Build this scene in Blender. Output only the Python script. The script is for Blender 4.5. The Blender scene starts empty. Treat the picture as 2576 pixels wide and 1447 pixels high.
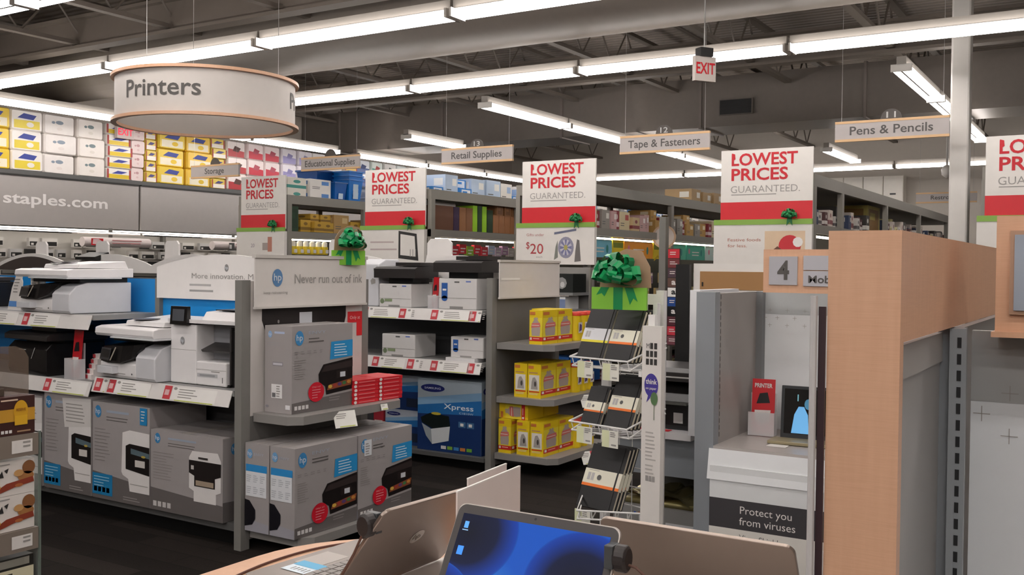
import bpy, math, random
from mathutils import Matrix, Vector
D = bpy.data; S = bpy.context.scene; COL = S.collection
R = math.radians; PI = math.pi
random.seed(7)

# ---------------------------------------------------------------- camera, world, exposure
cam = D.cameras.new('camera'); co = D.objects.new('camera', cam); COL.objects.link(co)
FPX = 2500.0
cam.sensor_width = 36; cam.sensor_fit = 'HORIZONTAL'; cam.lens = 36 * FPX / 2576
cam.clip_start = .02; cam.clip_end = 200
yaw, pit, rol = R(31.8), R(-1.2), R(.6)
fw = Vector((-math.sin(yaw) * math.cos(pit), math.cos(yaw) * math.cos(pit), math.sin(pit)))
rt = Vector((math.cos(yaw), math.sin(yaw), 0)); up = rt.cross(fw)
rt, up = math.cos(rol) * rt + math.sin(rol) * up, -math.sin(rol) * rt + math.cos(rol) * up
co.matrix_world = Matrix(((rt.x, up.x, -fw.x, 0), (rt.y, up.y, -fw.y, 0), (rt.z, up.z, -fw.z, 1.5), (0, 0, 0, 1)))
S.camera = co
w = D.worlds.new('world'); S.world = w; w.use_nodes = True
w.node_tree.nodes['Background'].inputs[0].default_value = (.5, .47, .44, 1)
w.node_tree.nodes['Background'].inputs[1].default_value = .05
S.view_settings.view_transform = 'Standard'; S.view_settings.look = 'None'
S.view_settings.exposure = 0.18; S.view_settings.gamma = 1
TUBE = 14.5          # emission of the ceiling tubes

# ---------------------------------------------------------------- materials
def lin(h):
    h = h.lstrip('#'); c = [int(h[i:i + 2], 16) / 255 for i in (0, 2, 4)]
    return tuple(x / 12.92 if x <= .04045 else ((x + .055) / 1.055) ** 2.4 for x in c) + (1,)
MC = {}
def M(h, rough=.55, metal=0, emit=0, spec=.5, alpha=1, bump=0, vary=.04):
    k = (h, rough, metal, emit, spec, alpha, bump, vary)
    if k in MC: return MC[k]
    m = D.materials.new('mat_' + h.strip('#')); m.use_nodes = True; nt = m.node_tree
    b = nt.nodes['Principled BSDF']; c = lin(h)
    b.inputs['Base Color'].default_value = c; b.inputs['Roughness'].default_value = rough
    b.inputs['Metallic'].default_value = metal; b.inputs['Specular IOR Level'].default_value = spec
    if emit:
        b.inputs['Emission Color'].default_value = c; b.inputs['Emission Strength'].default_value = emit
    else:
        n = nt.nodes.new('ShaderNodeTexNoise'); n.inputs['Scale'].default_value = 14; n.inputs['Detail'].default_value = 4
        t = nt.nodes.new('ShaderNodeTexCoord'); nt.links.new(t.outputs['Object'], n.inputs['Vector'])
        mr = nt.nodes.new('ShaderNodeMapRange'); mr.inputs[3].default_value = 1 - vary; mr.inputs[4].default_value = 1 + vary
        nt.links.new(n.outputs[0], mr.inputs[0])
        hs = nt.nodes.new('ShaderNodeHueSaturation'); hs.inputs['Color'].default_value = c
        nt.links.new(mr.outputs[0], hs.inputs['Value']); nt.links.new(hs.outputs[0], b.inputs['Base Color'])
        if bump:
            bp = nt.nodes.new('ShaderNodeBump'); bp.inputs['Strength'].default_value = bump; bp.inputs['Distance'].default_value = .004
            nt.links.new(n.outputs[0], bp.inputs['Height']); nt.links.new(bp.outputs[0], b.inputs['Normal'])
    if alpha < 1: b.inputs['Alpha'].default_value = alpha
    MC[k] = m; return m
def nodes_mat(name, rough):
    m = D.materials.new(name); m.use_nodes = True; nt = m.node_tree; b = nt.nodes['Principled BSDF']
    b.inputs['Roughness'].default_value = rough
    t = nt.nodes.new('ShaderNodeTexCoord'); mp = nt.nodes.new('ShaderNodeMapping'); nt.links.new(t.outputs['Object'], mp.inputs[0])
    return m, nt, b, mp
def maple_mat():
    m, nt, b, mp = nodes_mat('maple', .42)
    mp.inputs['Scale'].default_value = (40, 40, 3)
    n = nt.nodes.new('ShaderNodeTexNoise'); n.inputs['Scale'].default_value = 3; n.inputs['Detail'].default_value = 6
    nt.links.new(mp.outputs[0], n.inputs['Vector'])
    mp2 = nt.nodes.new('ShaderNodeMapping'); mp2.inputs['Scale'].default_value = (6, 6, 160)
    nt.links.new(nt.nodes['Texture Coordinate'].outputs['Object'], mp2.inputs[0])
    n2 = nt.nodes.new('ShaderNodeTexNoise'); n2.inputs['Scale'].default_value = 4
    nt.links.new(mp2.outputs[0], n2.inputs['Vector'])
    mx = nt.nodes.new('ShaderNodeMath'); mx.operation = 'ADD'; nt.links.new(n.outputs[0], mx.inputs[0]); nt.links.new(n2.outputs[0], mx.inputs[1])
    r = nt.nodes.new('ShaderNodeValToRGB'); r.color_ramp.elements[0].color = lin('#cfa283'); r.color_ramp.elements[1].color = lin('#dbaf8f')
    r.color_ramp.elements[0].position = .3; r.color_ramp.elements[1].position = .75
    hv = nt.nodes.new('ShaderNodeMath'); hv.operation = 'MULTIPLY'; hv.inputs[1].default_value = .5; nt.links.new(mx.outputs[0], hv.inputs[0])
    nt.links.new(hv.outputs[0], r.inputs[0]); nt.links.new(r.outputs[0], b.inputs['Base Color'])
    return m
def carpet_mat():
    m, nt, b, mp = nodes_mat('carpet', .95)
    b.inputs['Specular IOR Level'].default_value = .15
    br = nt.nodes.new('ShaderNodeTexBrick'); br.inputs['Scale'].default_value = 1.0
    br.inputs['Brick Width'].default_value = .9; br.inputs['Row Height'].default_value = .15; br.inputs['Mortar Size'].default_value = .002
    br.inputs['Color1'].default_value = lin('#1d1917'); br.inputs['Color2'].default_value = lin('#352f2b'); br.inputs['Mortar'].default_value = lin('#151211')
    nt.links.new(mp.outputs[0], br.inputs['Vector'])
    n = nt.nodes.new('ShaderNodeTexNoise'); n.inputs['Scale'].default_value = 180
    nt.links.new(mp.outputs[0], n.inputs['Vector'])
    mx = nt.nodes.new('ShaderNodeMix'); mx.data_type = 'RGBA'; mx.blend_type = 'MULTIPLY'; mx.inputs[0].default_value = .6
    nt.links.new(br.outputs[0], mx.inputs[6]); nt.links.new(n.outputs[0], mx.inputs[7]); nt.links.new(mx.outputs[2], b.inputs['Base Color'])
    bp = nt.nodes.new('ShaderNodeBump'); bp.inputs['Strength'].default_value = .5; bp.inputs['Distance'].default_value = .004
    nt.links.new(n.outputs[0], bp.inputs['Height']); nt.links.new(bp.outputs[0], b.inputs['Normal'])
    return m
def deck_mat():
    m, nt, b, mp = nodes_mat('roof_deck', .7)
    wv = nt.nodes.new('ShaderNodeTexWave'); wv.bands_direction = 'Y'; wv.inputs['Scale'].default_value = 2.1; wv.inputs['Distortion'].default_value = 0
    nt.links.new(mp.outputs[0], wv.inputs['Vector'])
    r = nt.nodes.new('ShaderNodeValToRGB'); r.color_ramp.elements[0].color = lin('#7f756b'); r.color_ramp.elements[1].color = lin('#968b80')
    nt.links.new(wv.outputs[0], r.inputs[0]); nt.links.new(r.outputs[0], b.inputs['Base Color'])
    bp = nt.nodes.new('ShaderNodeBump'); bp.inputs['Strength'].default_value = .8; bp.inputs['Distance'].default_value = .04
    nt.links.new(wv.outputs[0], bp.inputs['Height']); nt.links.new(bp.outputs[0], b.inputs['Normal'])
    return m
MAPLE = maple_mat(); CARPET = carpet_mat(); DECK = deck_mat()
WHITE = M('#e6e2de', .5); PAPER = M('#dedad4', .6); GREY = M('#8d8d8c', .45); DGREY = M('#5b5b5a', .5); STEEL = M('#77756f', .45)
BLACK = M('#141414', .35); SOFTBLK = M('#2a2928', .5); RED = M('#d01f2b', .5); GREEN = M('#84ab48', .5); TXT = M('#55524f', .6)
BLUE = M('#0f8fdc', .5); PLAS = M('#dfe0e3', .35); TAGW = M('#ecebe4', .45); LGREY = M('#b9b7b4', .5); RAIL = M('#8b877f', .5)
RTXT = M('#c4202c', .6); GTXT = M('#9a9793', .7); PGREY = M('#cfcdcc', .5)

# ---------------------------------------------------------------- mesh builder
TC = {}
def text_data(s, bold):
    k = (s, bold)
    if k not in TC:
        c = D.curves.new('t', 'FONT'); c.body = s; c.size = 1; c.offset = bold; c.resolution_u = 3
        o = D.objects.new('t', c); COL.objects.link(o)
        bpy.context.view_layer.update()
        me = D.meshes.new_from_object(o.evaluated_get(bpy.context.evaluated_depsgraph_get()))
        v = [(p.co.x, p.co.y) for p in me.vertices]; f = [tuple(p.vertices) for p in me.polygons]
        D.objects.remove(o); D.curves.remove(c); D.meshes.remove(me)
        x0 = min(p[0] for p in v); x1 = max(p[0] for p in v)
        TC[k] = ([(p[0] - x0, p[1]) for p in v], f, x1 - x0)
    return TC[k]
CAP = .7
class MB:
    def __init__(s): s.v = []; s.f = []; s.mi = []; s.m = []; s.T = Matrix.Identity(4)
    def add(s, vs, fs, mat):
        if mat not in s.m: s.m.append(mat)
        k = s.m.index(mat); n = len(s.v)
        s.v += [tuple(s.T @ Vector(p)) for p in vs]
        s.f += [tuple(i + n for i in f) for f in fs]; s.mi += [k] * len(fs); return s
    def box(s, x0, x1, y0, y1, z0, z1, mat):
        v = [(x, y, z) for z in (z0, z1) for y in (y0, y1) for x in (x0, x1)]
        return s.add(v, [(0, 2, 3, 1), (4, 5, 7, 6), (0, 1, 5, 4), (2, 6, 7, 3), (0, 4, 6, 2), (1, 3, 7, 5)], mat)
    def loft(s, rings, mat, cap=True):
        n = len(rings[0]); v = [p for r in rings for p in r]; f = []
        for i in range(len(rings) - 1):
            for j in range(n):
                a = i * n + j; b = i * n + (j + 1) % n; f.append((a, b, b + n, a + n))
        if cap: f += [tuple(range(n))[::-1], tuple((len(rings) - 1) * n + j for j in range(n))]
        return s.add(v, f, mat)
    def ext(s, pts, a, b, mat, ax='x'):     # polygon swept from a to b ; pts (y,z) for x, (x,z) for y, (x,y) for z
        g = {'x': lambda p, t: (t, p[0], p[1]), 'y': lambda p, t: (p[0], t, p[1]), 'z': lambda p, t: (p[0], p[1], t)}[ax]
        return s.loft([[g(p, a) for p in pts], [g(p, b) for p in pts]], mat)
    def tube(s, pts, r, mat, n=6):
        pts = [Vector(p) for p in pts]; rings = []
        for i, p in enumerate(pts):
            d = (pts[min(i + 1, len(pts) - 1)] - pts[max(i - 1, 0)]).normalized()
            a = d.cross(Vector((0, 0, 1)));
            if a.length < .05: a = d.cross(Vector((1, 0, 0)))
            a.normalize(); b = d.cross(a)
            rings.append([tuple(p + r * (math.cos(t) * a + math.sin(t) * b)) for t in [2 * PI * k / n for k in range(n)]])
        return s.loft(rings, mat)
    def lathe(s, prof, mat, n=24, c=(0, 0, 0), cap=True):
        return s.loft([[(c[0] + r * math.cos(2 * PI * k / n), c[1] + r * math.sin(2 * PI * k / n), c[2] + z) for k in range(n)] for r, z in prof], mat, cap)
    def face(s, o, u, v): return FR(s, Vector(o), Vector(u).normalized(), Vector(v).normalized())
class FR:                                   # a drawing frame lying on a face
    def __init__(s, mb, o, u, v): s.b = mb; s.o = o; s.u = u; s.v = v; s.n = u.cross(v)
    def P(s, x, y, h): return tuple(s.o + s.u * x + s.v * y + s.n * h)
    def poly(s, pts, mat, h=.001, t=0):
        if t: s.b.loft([[s.P(x, y, h) for x, y in pts], [s.P(x, y, h + t) for x, y in pts]], mat)
        else: s.b.add([s.P(x, y, h) for x, y in pts], [tuple(range(len(pts)))], mat)
        return s
    def r(s, x0, y0, x1, y1, mat, h=.001, t=0): return s.poly([(x0, y0), (x1, y0), (x1, y1), (x0, y1)], mat, h, t)
    def disc(s, cx, cy, rx, ry, mat, h=.001, n=20, t=0): return s.poly([(cx + rx * math.cos(2 * PI * k / n), cy + ry * math.sin(2 * PI * k / n)) for k in range(n)], mat, h, t)
    def text(s, t, x, y, cap, mat, wd=None, h=.002, bold=0, bend=None):
        v, f, wid = text_data(t, bold); k = cap / CAP; kx = (wd / wid) if wd else k
        if bend: s.b.add([bend(x + p[0] * kx, y + p[1] * k) for p in v], f, mat)
        else: s.b.add([s.P(x + p[0] * kx, y + p[1] * k, h) for p in v], f, mat)
        return s
    def lines(s, x, y, wd, n, gap, th, mat, h=.001, seed=0):   # small illegible print
        rr = random.Random(seed)
        for i in range(n): s.r(x, y - i * gap, x + wd * rr.uniform(.6, 1), y - i * gap + th, mat, h)
        return s
def mesh_obj(name, mb, parent=None, bevel=0, smooth=False):
    me = D.meshes.new(name); me.from_pydata(mb.v, [], mb.f)
    for m in mb.m: me.materials.append(m)
    me.polygons.foreach_set('material_index', mb.mi)
    if smooth: me.polygons.foreach_set('use_smooth', [True] * len(mb.f))
    me.update()
    o = D.objects.new(name, me); COL.objects.link(o)
    if parent: o.parent = parent
    if bevel:
        b = o.modifiers.new('b', 'BEVEL'); b.width = bevel; b.segments = 2; b.limit_method = 'ANGLE'; b.angle_limit = R(50)
    return o
def tag(o, label, cat, group=None):
    o['label'] = label; o['category'] = cat
    if group: o['group'] = group
    return o
def T(name, label, cat, loc=(0, 0, 0), rz=0, group=None):
    o = D.objects.new(name, None); COL.objects.link(o); o.location = loc; o.rotation_euler = (0, 0, rz); o.empty_display_size = .05
    return tag(o, label, cat, group)
def P(name, mb, par, label=None, **k):
    o = mesh_obj(name, mb, par, **k)
    if label: o['label'] = label
    return o
def one(name, mb, label, cat, group=None, loc=(0, 0, 0), rot=(0, 0, 0), **k):
    o = mesh_obj(name, mb, None, **k); o.location = loc; o.rotation_euler = rot
    return tag(o, label, cat, group)
def struct(name, mb, par=None, **k):
    o = mesh_obj(name, mb, par, **k)
    if not par: o['kind'] = 'structure'
    return o
def dup(root, label, loc, rz=None, group=None):
    r = root.copy(); COL.objects.link(r); r.location = loc
    if rz is not None: r.rotation_euler = (root.rotation_euler[0], root.rotation_euler[1], rz)
    r['label'] = label
    if group: r['group'] = group
    for ch in list(root.children):
        c = ch.copy(); COL.objects.link(c); c.parent = r
        for g in list(ch.children):
            d = g.copy(); COL.objects.link(d); d.parent = c
    return r
ORD = ['first', 'second', 'third', 'fourth', 'fifth', 'sixth', 'seventh', 'eighth', 'ninth', 'tenth', 'eleventh', 'twelfth', 'thirteenth',
       'fourteenth', 'fifteenth', 'sixteenth', 'seventeenth', 'eighteenth', 'nineteenth', 'twentieth', 'twenty-first', 'twenty-second',
       'twenty-third', 'twenty-fourth', 'twenty-fifth', 'twenty-sixth', 'twenty-seventh', 'twenty-eighth', 'twenty-ninth', 'thirtieth']
EX, EY, EZ = (1, 0, 0), (0, 1, 0), (0, 0, 1)

# ---------------------------------------------------------------- shell
XL, XR, YF, YB, ZC = -14.3, 5, -9, 23, 5.1
struct('floor', MB().box(XL, XR, YF, YB, -.1, 0, CARPET))
struct('ceiling', MB().box(XL, XR, YF, YB, ZC, ZC + .1, DECK))
WALLM = M('#b9b0a6', .7)
struct('wall_left', MB().box(XL - .15, XL, YF, YB, 0, ZC, WALLM))
struct('wall_right', MB().box(XR, XR + .15, YF, YB, 0, ZC, WALLM))
struct('wall_back', MB().box(XL, XR, YB, YB + .15, 0, ZC, M('#c9c1b7', .7)))
struct('wall_front', MB().box(XL, XR, YF - .15, YF, 0, ZC, WALLM))
# open web joists running along Y
JM = M('#70675e', .6)
def joist_mesh():
    b = MB()
    for z in (4.3, 4.85): b.box(-.05, .05, YF, YB, z, z + .05, JM)
    y = YF; k = 0
    while y < YB - .5:
        a, c = (4.33, 4.87) if k % 2 == 0 else (4.87, 4.33)
        b.tube([(0, y, a), (0, y + .45, c)], .014, JM, 4); y += .45; k += 1
    return b
jm = None
for i in range(10):
    if jm is None:
        jm = one('roof_joist', joist_mesh(), 'x', 'roof joist', 'open web steel joists under the roof deck'); o = jm
    else: o = jm.copy(); COL.objects.link(o)
    o.location = (-13.4 + i * 1.8, 0, 0)
    o['label'] = 'grey open web steel joist under the roof deck, %s from the left wall' % ORD[i]
for i, y in enumerate((3.2, 8.0, 13.2, 18.4)):
    b = MB(); b.box(XL, XR, y - .09, y + .09, 4.62, 4.66, JM); b.box(XL, XR, y - .09, y + .09, 4.24, 4.28, JM); b.box(XL, XR, y - .01, y + .01, 4.28, 4.62, JM)
    one('roof_girder', b, 'steel girder crossing under the joists, %s from the store front' % ORD[i], 'roof girder')
DUCT = M('#746c64', .5, vary=.08)
b = MB()
b.loft([[(x, 8.9 + .48 * math.cos(t), 4.3 + .48 * math.sin(t)) for t in [2 * PI * k / 28 for k in range(28)]] for x in (XL + .03, XR - .03)], DUCT)
rd = one('round_duct', b, 'large round grey air duct crossing the ceiling above the near light rows', 'air duct', smooth=False)
for p in rd.data.polygons: p.use_smooth = len(p.vertices) == 4
b = MB(); b.box(XL + .03, XR - .03, 14.9, 15.9, 3.72, 4.5, DUCT)
for k in range(7): b.box(XL + 1 + k * 2.5, XL + 1.04 + k * 2.5, 14.88, 15.92, 3.7, 4.52, M('#7a716a'))
dt = T('rectangular_duct', 'long flat sided air duct with a black grille over the aisles', 'air duct')
P('duct_body', b, dt)
b = MB(); b.box(-5.46, -4.92, 14.84, 14.88, 3.88, 4.12, M('#6b635c'))
for k in range(11): b.box(-5.44, -4.94, 14.83, 14.85, 3.895 + k * .02, 3.904 + k * .02, BLACK)
b.box(-5.44, -4.94, 14.835, 14.84, 3.89, 4.11, BLACK)
P('air_grille', b, dt, 'black air grille')
b = MB(); b.box(-1.56, -1.38, 10.85, 11.03, 0, ZC, M('#d9d5cf', .45)); struct('column', b, bevel=.02)
one('conduit_pipe', MB().tube([(-5.0, 8, 4.6), (-5.0, 22, 4.6)], .03, JM), 'thin conduit pipe running under the joists toward the back wall', 'pipe')

# ---------------------------------------------------------------- ceiling light rows
TUBEM = M('#fff9f6', emit=TUBE); HOUS = M('#9a948c', .5)
def fixture(L):
    t = T('ceiling_light', 'x', 'ceiling light')
    P('housing', MB().box(0, L, -.045, .045, .045, .12, HOUS).box(0, L, -.05, .05, .035, .045, M('#f2efe9', .4)), t)
    for s in (-.07, .07):
        b = MB(); b.tube([(.03, s, 0), (L - .03, s, 0)], .025, TUBEM, 8); P('lamp_tube', b, t)
    for x in (0, L - .02): P('tube_socket', MB().box(x, x + .02, -.1, .1, -.028, .045, M('#e8e4dd')), t)
    return t
FX = {}
def light(x, y, along, L, label, grp):
    k = round(L, 2)
    if k not in FX: FX[k] = fixture(L); o = FX[k]; o.location = (x, y, 3.5); o.rotation_euler = (0, 0, along)
    else: o = dup(FX[k], '', (x, y, 3.5), along)
    o['label'] = label; o['group'] = grp
rows = [('the nearest light row crossing the top left corner', 4.58, -11.6, 2.15, 6), ('the second light row passing above the round sign', 6.53, -13.2, 2.15, 6),
        ('the third light row crossing the whole ceiling', 9.05, -9.1, 2.15, 6), ('the farthest cross row above the back racks', 20.2, -10.3, 2.15, 5)]
for nm, y, x0, L, n in rows:
    for i in range(n): light(x0 + i * L, y, 0, L - .03, 'fluorescent light, %s from the left in %s' % (ORD[i], nm), 'lights in cross rows')
L2 = 2.12
for i in range(4): light(-12.05, 5.0 + i * L2, PI / 2, L2 - .03, 'fluorescent light over the tissue wall, %s along that row' % ORD[i], 'lights in the left aisle row')
for i in range(3): light(-12.05, 13.95 + i * L2, PI / 2, L2 - .03, 'fluorescent light in the left aisle row past its gap, %s from the gap' % ORD[i], 'lights in the left aisle row')
light(-9.6, 12.3, PI / 2, L2 - .6, 'short fluorescent light left of the Retail Supplies sign', 'lights over aisles')
for i in range(4): light(-6.85, 10.35 + i * L2, PI / 2, L2 - .03, 'fluorescent light in the row behind the Tape & Fasteners sign, %s from its near end' % ORD[i], 'lights over aisles')
for i in range(3): light(-1.95, 10.4 + i * L2, PI / 2, L2 - .03, 'fluorescent light in the row behind the white column, %s from its near end' % ORD[i], 'lights over aisles')
light(-4.32, 16.85, PI / 2, L2 - .03, 'single fluorescent light behind the fourth red price sign', 'lights over aisles')
# the store goes on behind the viewer: its light rows too
for r_, y in enumerate((-6.2, -4.0, -1.9, .2, 2.4)):
    for i in range(5): light(-6.5 + i * 2.15, y, 0, 2.12, 'fluorescent light in the rows over the front of the store', 'lights over the store front')

# ---------------------------------------------------------------- hanging signs
t = T('round_hanging_sign', 'large white drum sign reading Printers hanging from the ceiling', 'sign', (-6.57, 5.73, 2.65))
N = 64; Rd = .72
b = MB(); b.loft([[(Rd * math.cos(2 * PI * k / N), Rd * math.sin(2 * PI * k / N), z) for k in range(N)] for z in (0, .36)], M('#c9c3bd', .6), cap=False)
b.loft([[((Rd - .012) * math.cos(2 * PI * k / N), (Rd - .012) * math.sin(2 * PI * k / N), z) for k in range(N)] for z in (.36, 0)], M('#b5aea7', .6), cap=False)
f = b.face((0, 0, 0), EX, EZ)
def bend(a0):
    return lambda x, y: ((Rd + .003) * math.cos(a0 + x / Rd), (Rd + .003) * math.sin(a0 + x / Rd), y)
a0 = math.atan2(-.657, .753)      # toward the camera
f.text('Printers', 0, .14, .132, TXT, .66, bend=bend(a0 - R(56)), bold=.012)
f.text('Printers', 0, .14, .132, TXT, .66, bend=bend(a0 + R(66)), bold=.012)
f.text('Printers', 0, .14, .132, TXT, .66, bend=bend(a0 - R(176)), bold=.012)
dr = P('drum', b, t)
for p in dr.data.polygons: p.use_smooth = len(p.vertices) == 4
for z in (0, .36):
    b = MB()
    b.loft([[(r * math.cos(2 * PI * k / N), r * math.sin(2 * PI * k / N), zz) for k in range(N)] for r, zz in ((Rd - .015, z - .012), (Rd + .03, z - .012), (Rd + .03, z + .012), (Rd - .015, z + .012), (Rd - .015, z - .012))], MAPLE, cap=False)
    P('rim', b, t, 'maple rim')
for a in (30, 150, 270): P('wire', MB().tube([(.6 * math.cos(R(a)), .6 * math.sin(R(a)), .36), (.6 * math.cos(R(a)), .6 * math.sin(R(a)), 2.45)], .003, LGREY, 4), t)

def aisle_sign(x0, y, z0, wd, h, text, num, cap, tw, label):
    t = T('aisle_sign', label, 'sign', (x0, y, z0), 0, 'hanging aisle signs')
    b = MB(); b.box(0, wd, 0, .03, .025, h - .025, M('#b6afac', .6)); f = b.face((0, 0, 0), EX, EZ)
    f.text(text, (wd - tw) / 2, (h - cap) / 2 + .005, cap, TXT, tw, bold=.012); P('sign_panel', b, t)
    for z in (0, h - .025): P('wood_strip', MB().box(0, wd, -.004, .034, z, z + .025, M('#d9b284', .5)), t)
    if num is not None:
        b = MB(); f = b.face((wd / 2, .012, h), EX, EZ); n = 20
        f.poly([(.1 * math.cos(PI * k / n), .1 * math.sin(PI * k / n)) for k in range(n + 1)], M('#4b4540'), 0, t=-.008)
        if num: f.text(num, -.045, .012, .06, LGREY, .09, h=.002, bold=.01)
        P('number_disc', b, t, 'dark round number disc')
    for x in (.06, wd - .06): P('wire', MB().tube([(x, .015, h), (x, .015, ZC - z0)], .002, LGREY, 4), t)
aisle_sign(-2.55, 10.28, 2.79, 1.07, .205, 'Pens & Pencils', '11', .085, .78, 'hanging aisle sign reading Pens & Pencils with number 11')
aisle_sign(-4.95, 10.28, 2.79, 1.07, .205, 'Tape & Fasteners', '12', .085, .86, 'hanging aisle sign reading Tape & Fasteners with number 12')
aisle_sign(-7.52, 10.38, 2.80, 1.07, .2, 'Retail Supplies', '13', .085, .76, 'hanging aisle sign reading Retail Supplies with number 13')
aisle_sign(-10.0, 10.42, 2.82, 1.07, .19, 'Educational Supplies', '', .085, .92, 'hanging aisle sign reading Educational Supplies')
aisle_sign(-12.3, 10.42, 2.80, 1.04, .2, 'Storage', '', .085, .42, 'small hanging aisle sign reading Storage before the tissue packs')
aisle_sign(-3.27, 19.0, 2.71, 1.0, .19, 'Restrooms', None, .07, .5, 'pale Restrooms sign on the back of the store, behind the column')

def bow(s=1.0, mat=None, mat2=None):       # pom-pom bow of ribbon loops, front toward -Y, base at origin
    b = MB(); rr = random.Random(3); m1 = mat or M('#0f9a57', .28); m2 = mat2 or M('#0b7a48', .28)
    c0 = Vector((0, -.015, .035))
    for tiltdeg, n, L, off in ((8, 8, .088, 0), (38, 7, .078, .5), (66, 4, .07, .2)):
        for k in range(n):
            a = PI * (k + off * .5 + .12) / n * 1.06 - .06 + rr.uniform(-.1, .1); ti = R(tiltdeg + rr.uniform(-8, 8))
            d = Vector((math.cos(a) * math.cos(ti), -math.sin(ti), math.sin(a) * math.cos(ti))); d.normalize()
            e = d.cross(Vector((rr.uniform(-.4, .4), 1, rr.uniform(-.4, .4)))).normalized(); nn = d.cross(e).normalized(); wv = .0155
            if rr.random() < .5: e, nn = nn, e
            pts = [c0 + d * (L * (1 - math.cos(th)) / 2) + e * (math.sin(th) * L * .26) for th in [2 * PI * q / 12 for q in range(13)]]
            v = [tuple((p + nn * wv * min(1, .35 + (p - c0).length / L * 1.2)) * s) for p in pts] + [tuple((p - nn * wv * min(1, .35 + (p - c0).length / L * 1.2)) * s) for p in pts]
            b.add(v, [(q, q + 1, q + 14, q + 13) for q in range(12)], m1 if (k + n) % 2 else m2)
    return b
def gift_top(name, label, loc, rz, s):
    t = T(name, label, 'gift topper', loc, rz)
    b = MB(); b.box(-.115 * s, .115 * s, 0, .012, 0, .086 * s, M('#86c83e', .45)); f = b.face((-.115 * s, 0, 0), EX, EZ)
    gm = M('#0f8f50', .35)
    f.r(.093 * s, 0, .132 * s, .086 * s, gm, .001)
    f.poly([(.04 * s, .086 * s), (.075 * s, .086 * s), (.055 * s, .05 * s), (.043 * s, .063 * s), (.02 * s, .055 * s)], gm, .0012)
    f.poly([(.14 * s, .086 * s), (.175 * s, .086 * s), (.195 * s, .032 * s), (.177 * s, .045 * s), (.163 * s, .02 * s)], gm, .0012)
    P('gift_panel', b, t, 'bright green gift panel with darker ribbon')
    P('ribbon_bow', bow(s * 1.14), t, 'shiny green ribbon bow').location = (0, .002, .082 * s)
    b = MB(); b.face((0, .02, .086 * s), EX, EZ).poly([(-.09 * s, 0), (.125 * s, 0), (.12 * s, .08 * s), (.085 * s, .14 * s), (.02 * s, .15 * s), (-.05 * s, .12 * s), (-.085 * s, .07 * s)], M('#a08468'), 0, t=-.004)
    P('backing_card', b, t, 'brown card behind the bow')
    return t
gift_top('gift_topper', 'bright green gift sign with shiny bow on top of the white notebook rack', (-1.622, 3.375, 1.343), R(2), .97)
gift_top('gift_topper', 'green gift sign with dark bow on the Never run out of ink banner', (-3.855, 4.415, 1.50), R(75), .98)

def price_sign(x0, x1, label, extra):
    y = 9.75; wd = x1 - x0
    t = T('price_sign', label, 'sign', (x0, y, 1.53), 0, 'red and white lowest prices signs')
    b = MB(); b.box(0, wd, 0, .02, .45, 1.17, PAPER); f = b.face((0, 0, 0), EX, EZ); k = wd / .93
    f.r(0, .45, wd, .645, RED, .001)
    f.text('LOWEST', .11 * k, 1.015, .118, RTXT, .67 * k, bold=.022); f.text('PRICES', .11 * k, .865, .118, RTXT, .575 * k, bold=.022)
    f.poly([(.112 * k, 1.05), (.15 * k, 1.08), (.145 * k, 1.13), (.112 * k, 1.14)], RTXT, .0025)
    f.text('GUARANTEED.', .105 * k, .74, .07, GTXT, .70 * k, bold=-.006); f.r(.11 * k, .715, .57 * k, .724, GTXT)
    P('sign_panel', b, t)
    P('promo_bar', MB().box(-.06, wd + .005, -.03, 0, .415, .468, GREEN), t, 'green bar across the sign')
    b = MB(); b.box(-.06, wd + .005, -.025, .03, 0, .415, PAPER); f = b.face((-.06, -.025, 0), EX, EZ); extra(f)
    P('header_panel', b, t)
    bb = bow(.9, M('#14713c', .5), M('#1d8a4a', .5)); f = bb.face((0, 0, 0), EX, EZ)
    f.poly([(-.02, .05), (.02, .05), (.03, -.06), (0, -.02), (-.03, -.06)], M('#14713c'), .002, t=.004)
    P('ribbon_bow', bb, t, 'small green bow').location = (wd * .77, -.03, .46)
    return t
def ex1(f): f.r(.5, .16, .6, .26, M('#a59a94')); f.r(.6, .14, .68, .34, M('#b57a68')); f.text('20', .28, .2, .05, M('#9a8f9a'), .07)
def ex2(f):
    f.lines(.17, .25, .4, 1, .1, .02, M('#b9aaa8')); f.lines(.17, .16, .45, 1, .1, .02, M('#b9aaa8'))
    f.poly([(.62, .06), (.93, .03), (.9, .36), (.62, .4)], SOFTBLK, .001); f.poly([(.65, .1), (.89, .08), (.87, .33), (.65, .36)], PAPER, .002)
    for x in (.8, .84, .88): f.r(x, .08, x + .012, .17, GTXT, .003)
def ex3(f):
    f.text('Gifts under', .14, .32, .03, M('#b0706f'), .23); f.text('20', .19, .12, .115, M('#b23b3f'), .17); f.text('$', .135, .18, .075, M('#b23b3f'), .045)
    f.text('each', .27, .075, .02, GTXT, .08)
    f.poly([(.5, .36), (.78, .4), (.78, .375), (.5, .335)], M('#6b7086'), .001)
    f.disc(.65, .19, .1, .12, M('#8d8c9e')); f.disc(.65, .19, .075, .09, M('#bdbac4'), .002)
    for k in range(8): a = k * PI / 4; f.poly([(.65, .19), (.65 + .075 * math.cos(a + .2), .19 + .09 * math.sin(a + .2)), (.65 + .075 * math.cos(a - .2), .19 + .09 * math.sin(a - .2))], M('#74759a'), .003)
    f.disc(.65, .19, .025, .03, M('#a8a05a'), .004, 12)
    f.poly([(.5, .05), (.55, .08), (.545, .27), (.52, .2)], M('#7d8078'), .001); f.poly([(.76, .03), (.84, .04), (.82, .27), (.79, .28), (.77, .15)], M('#6e6a66'), .001)
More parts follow.
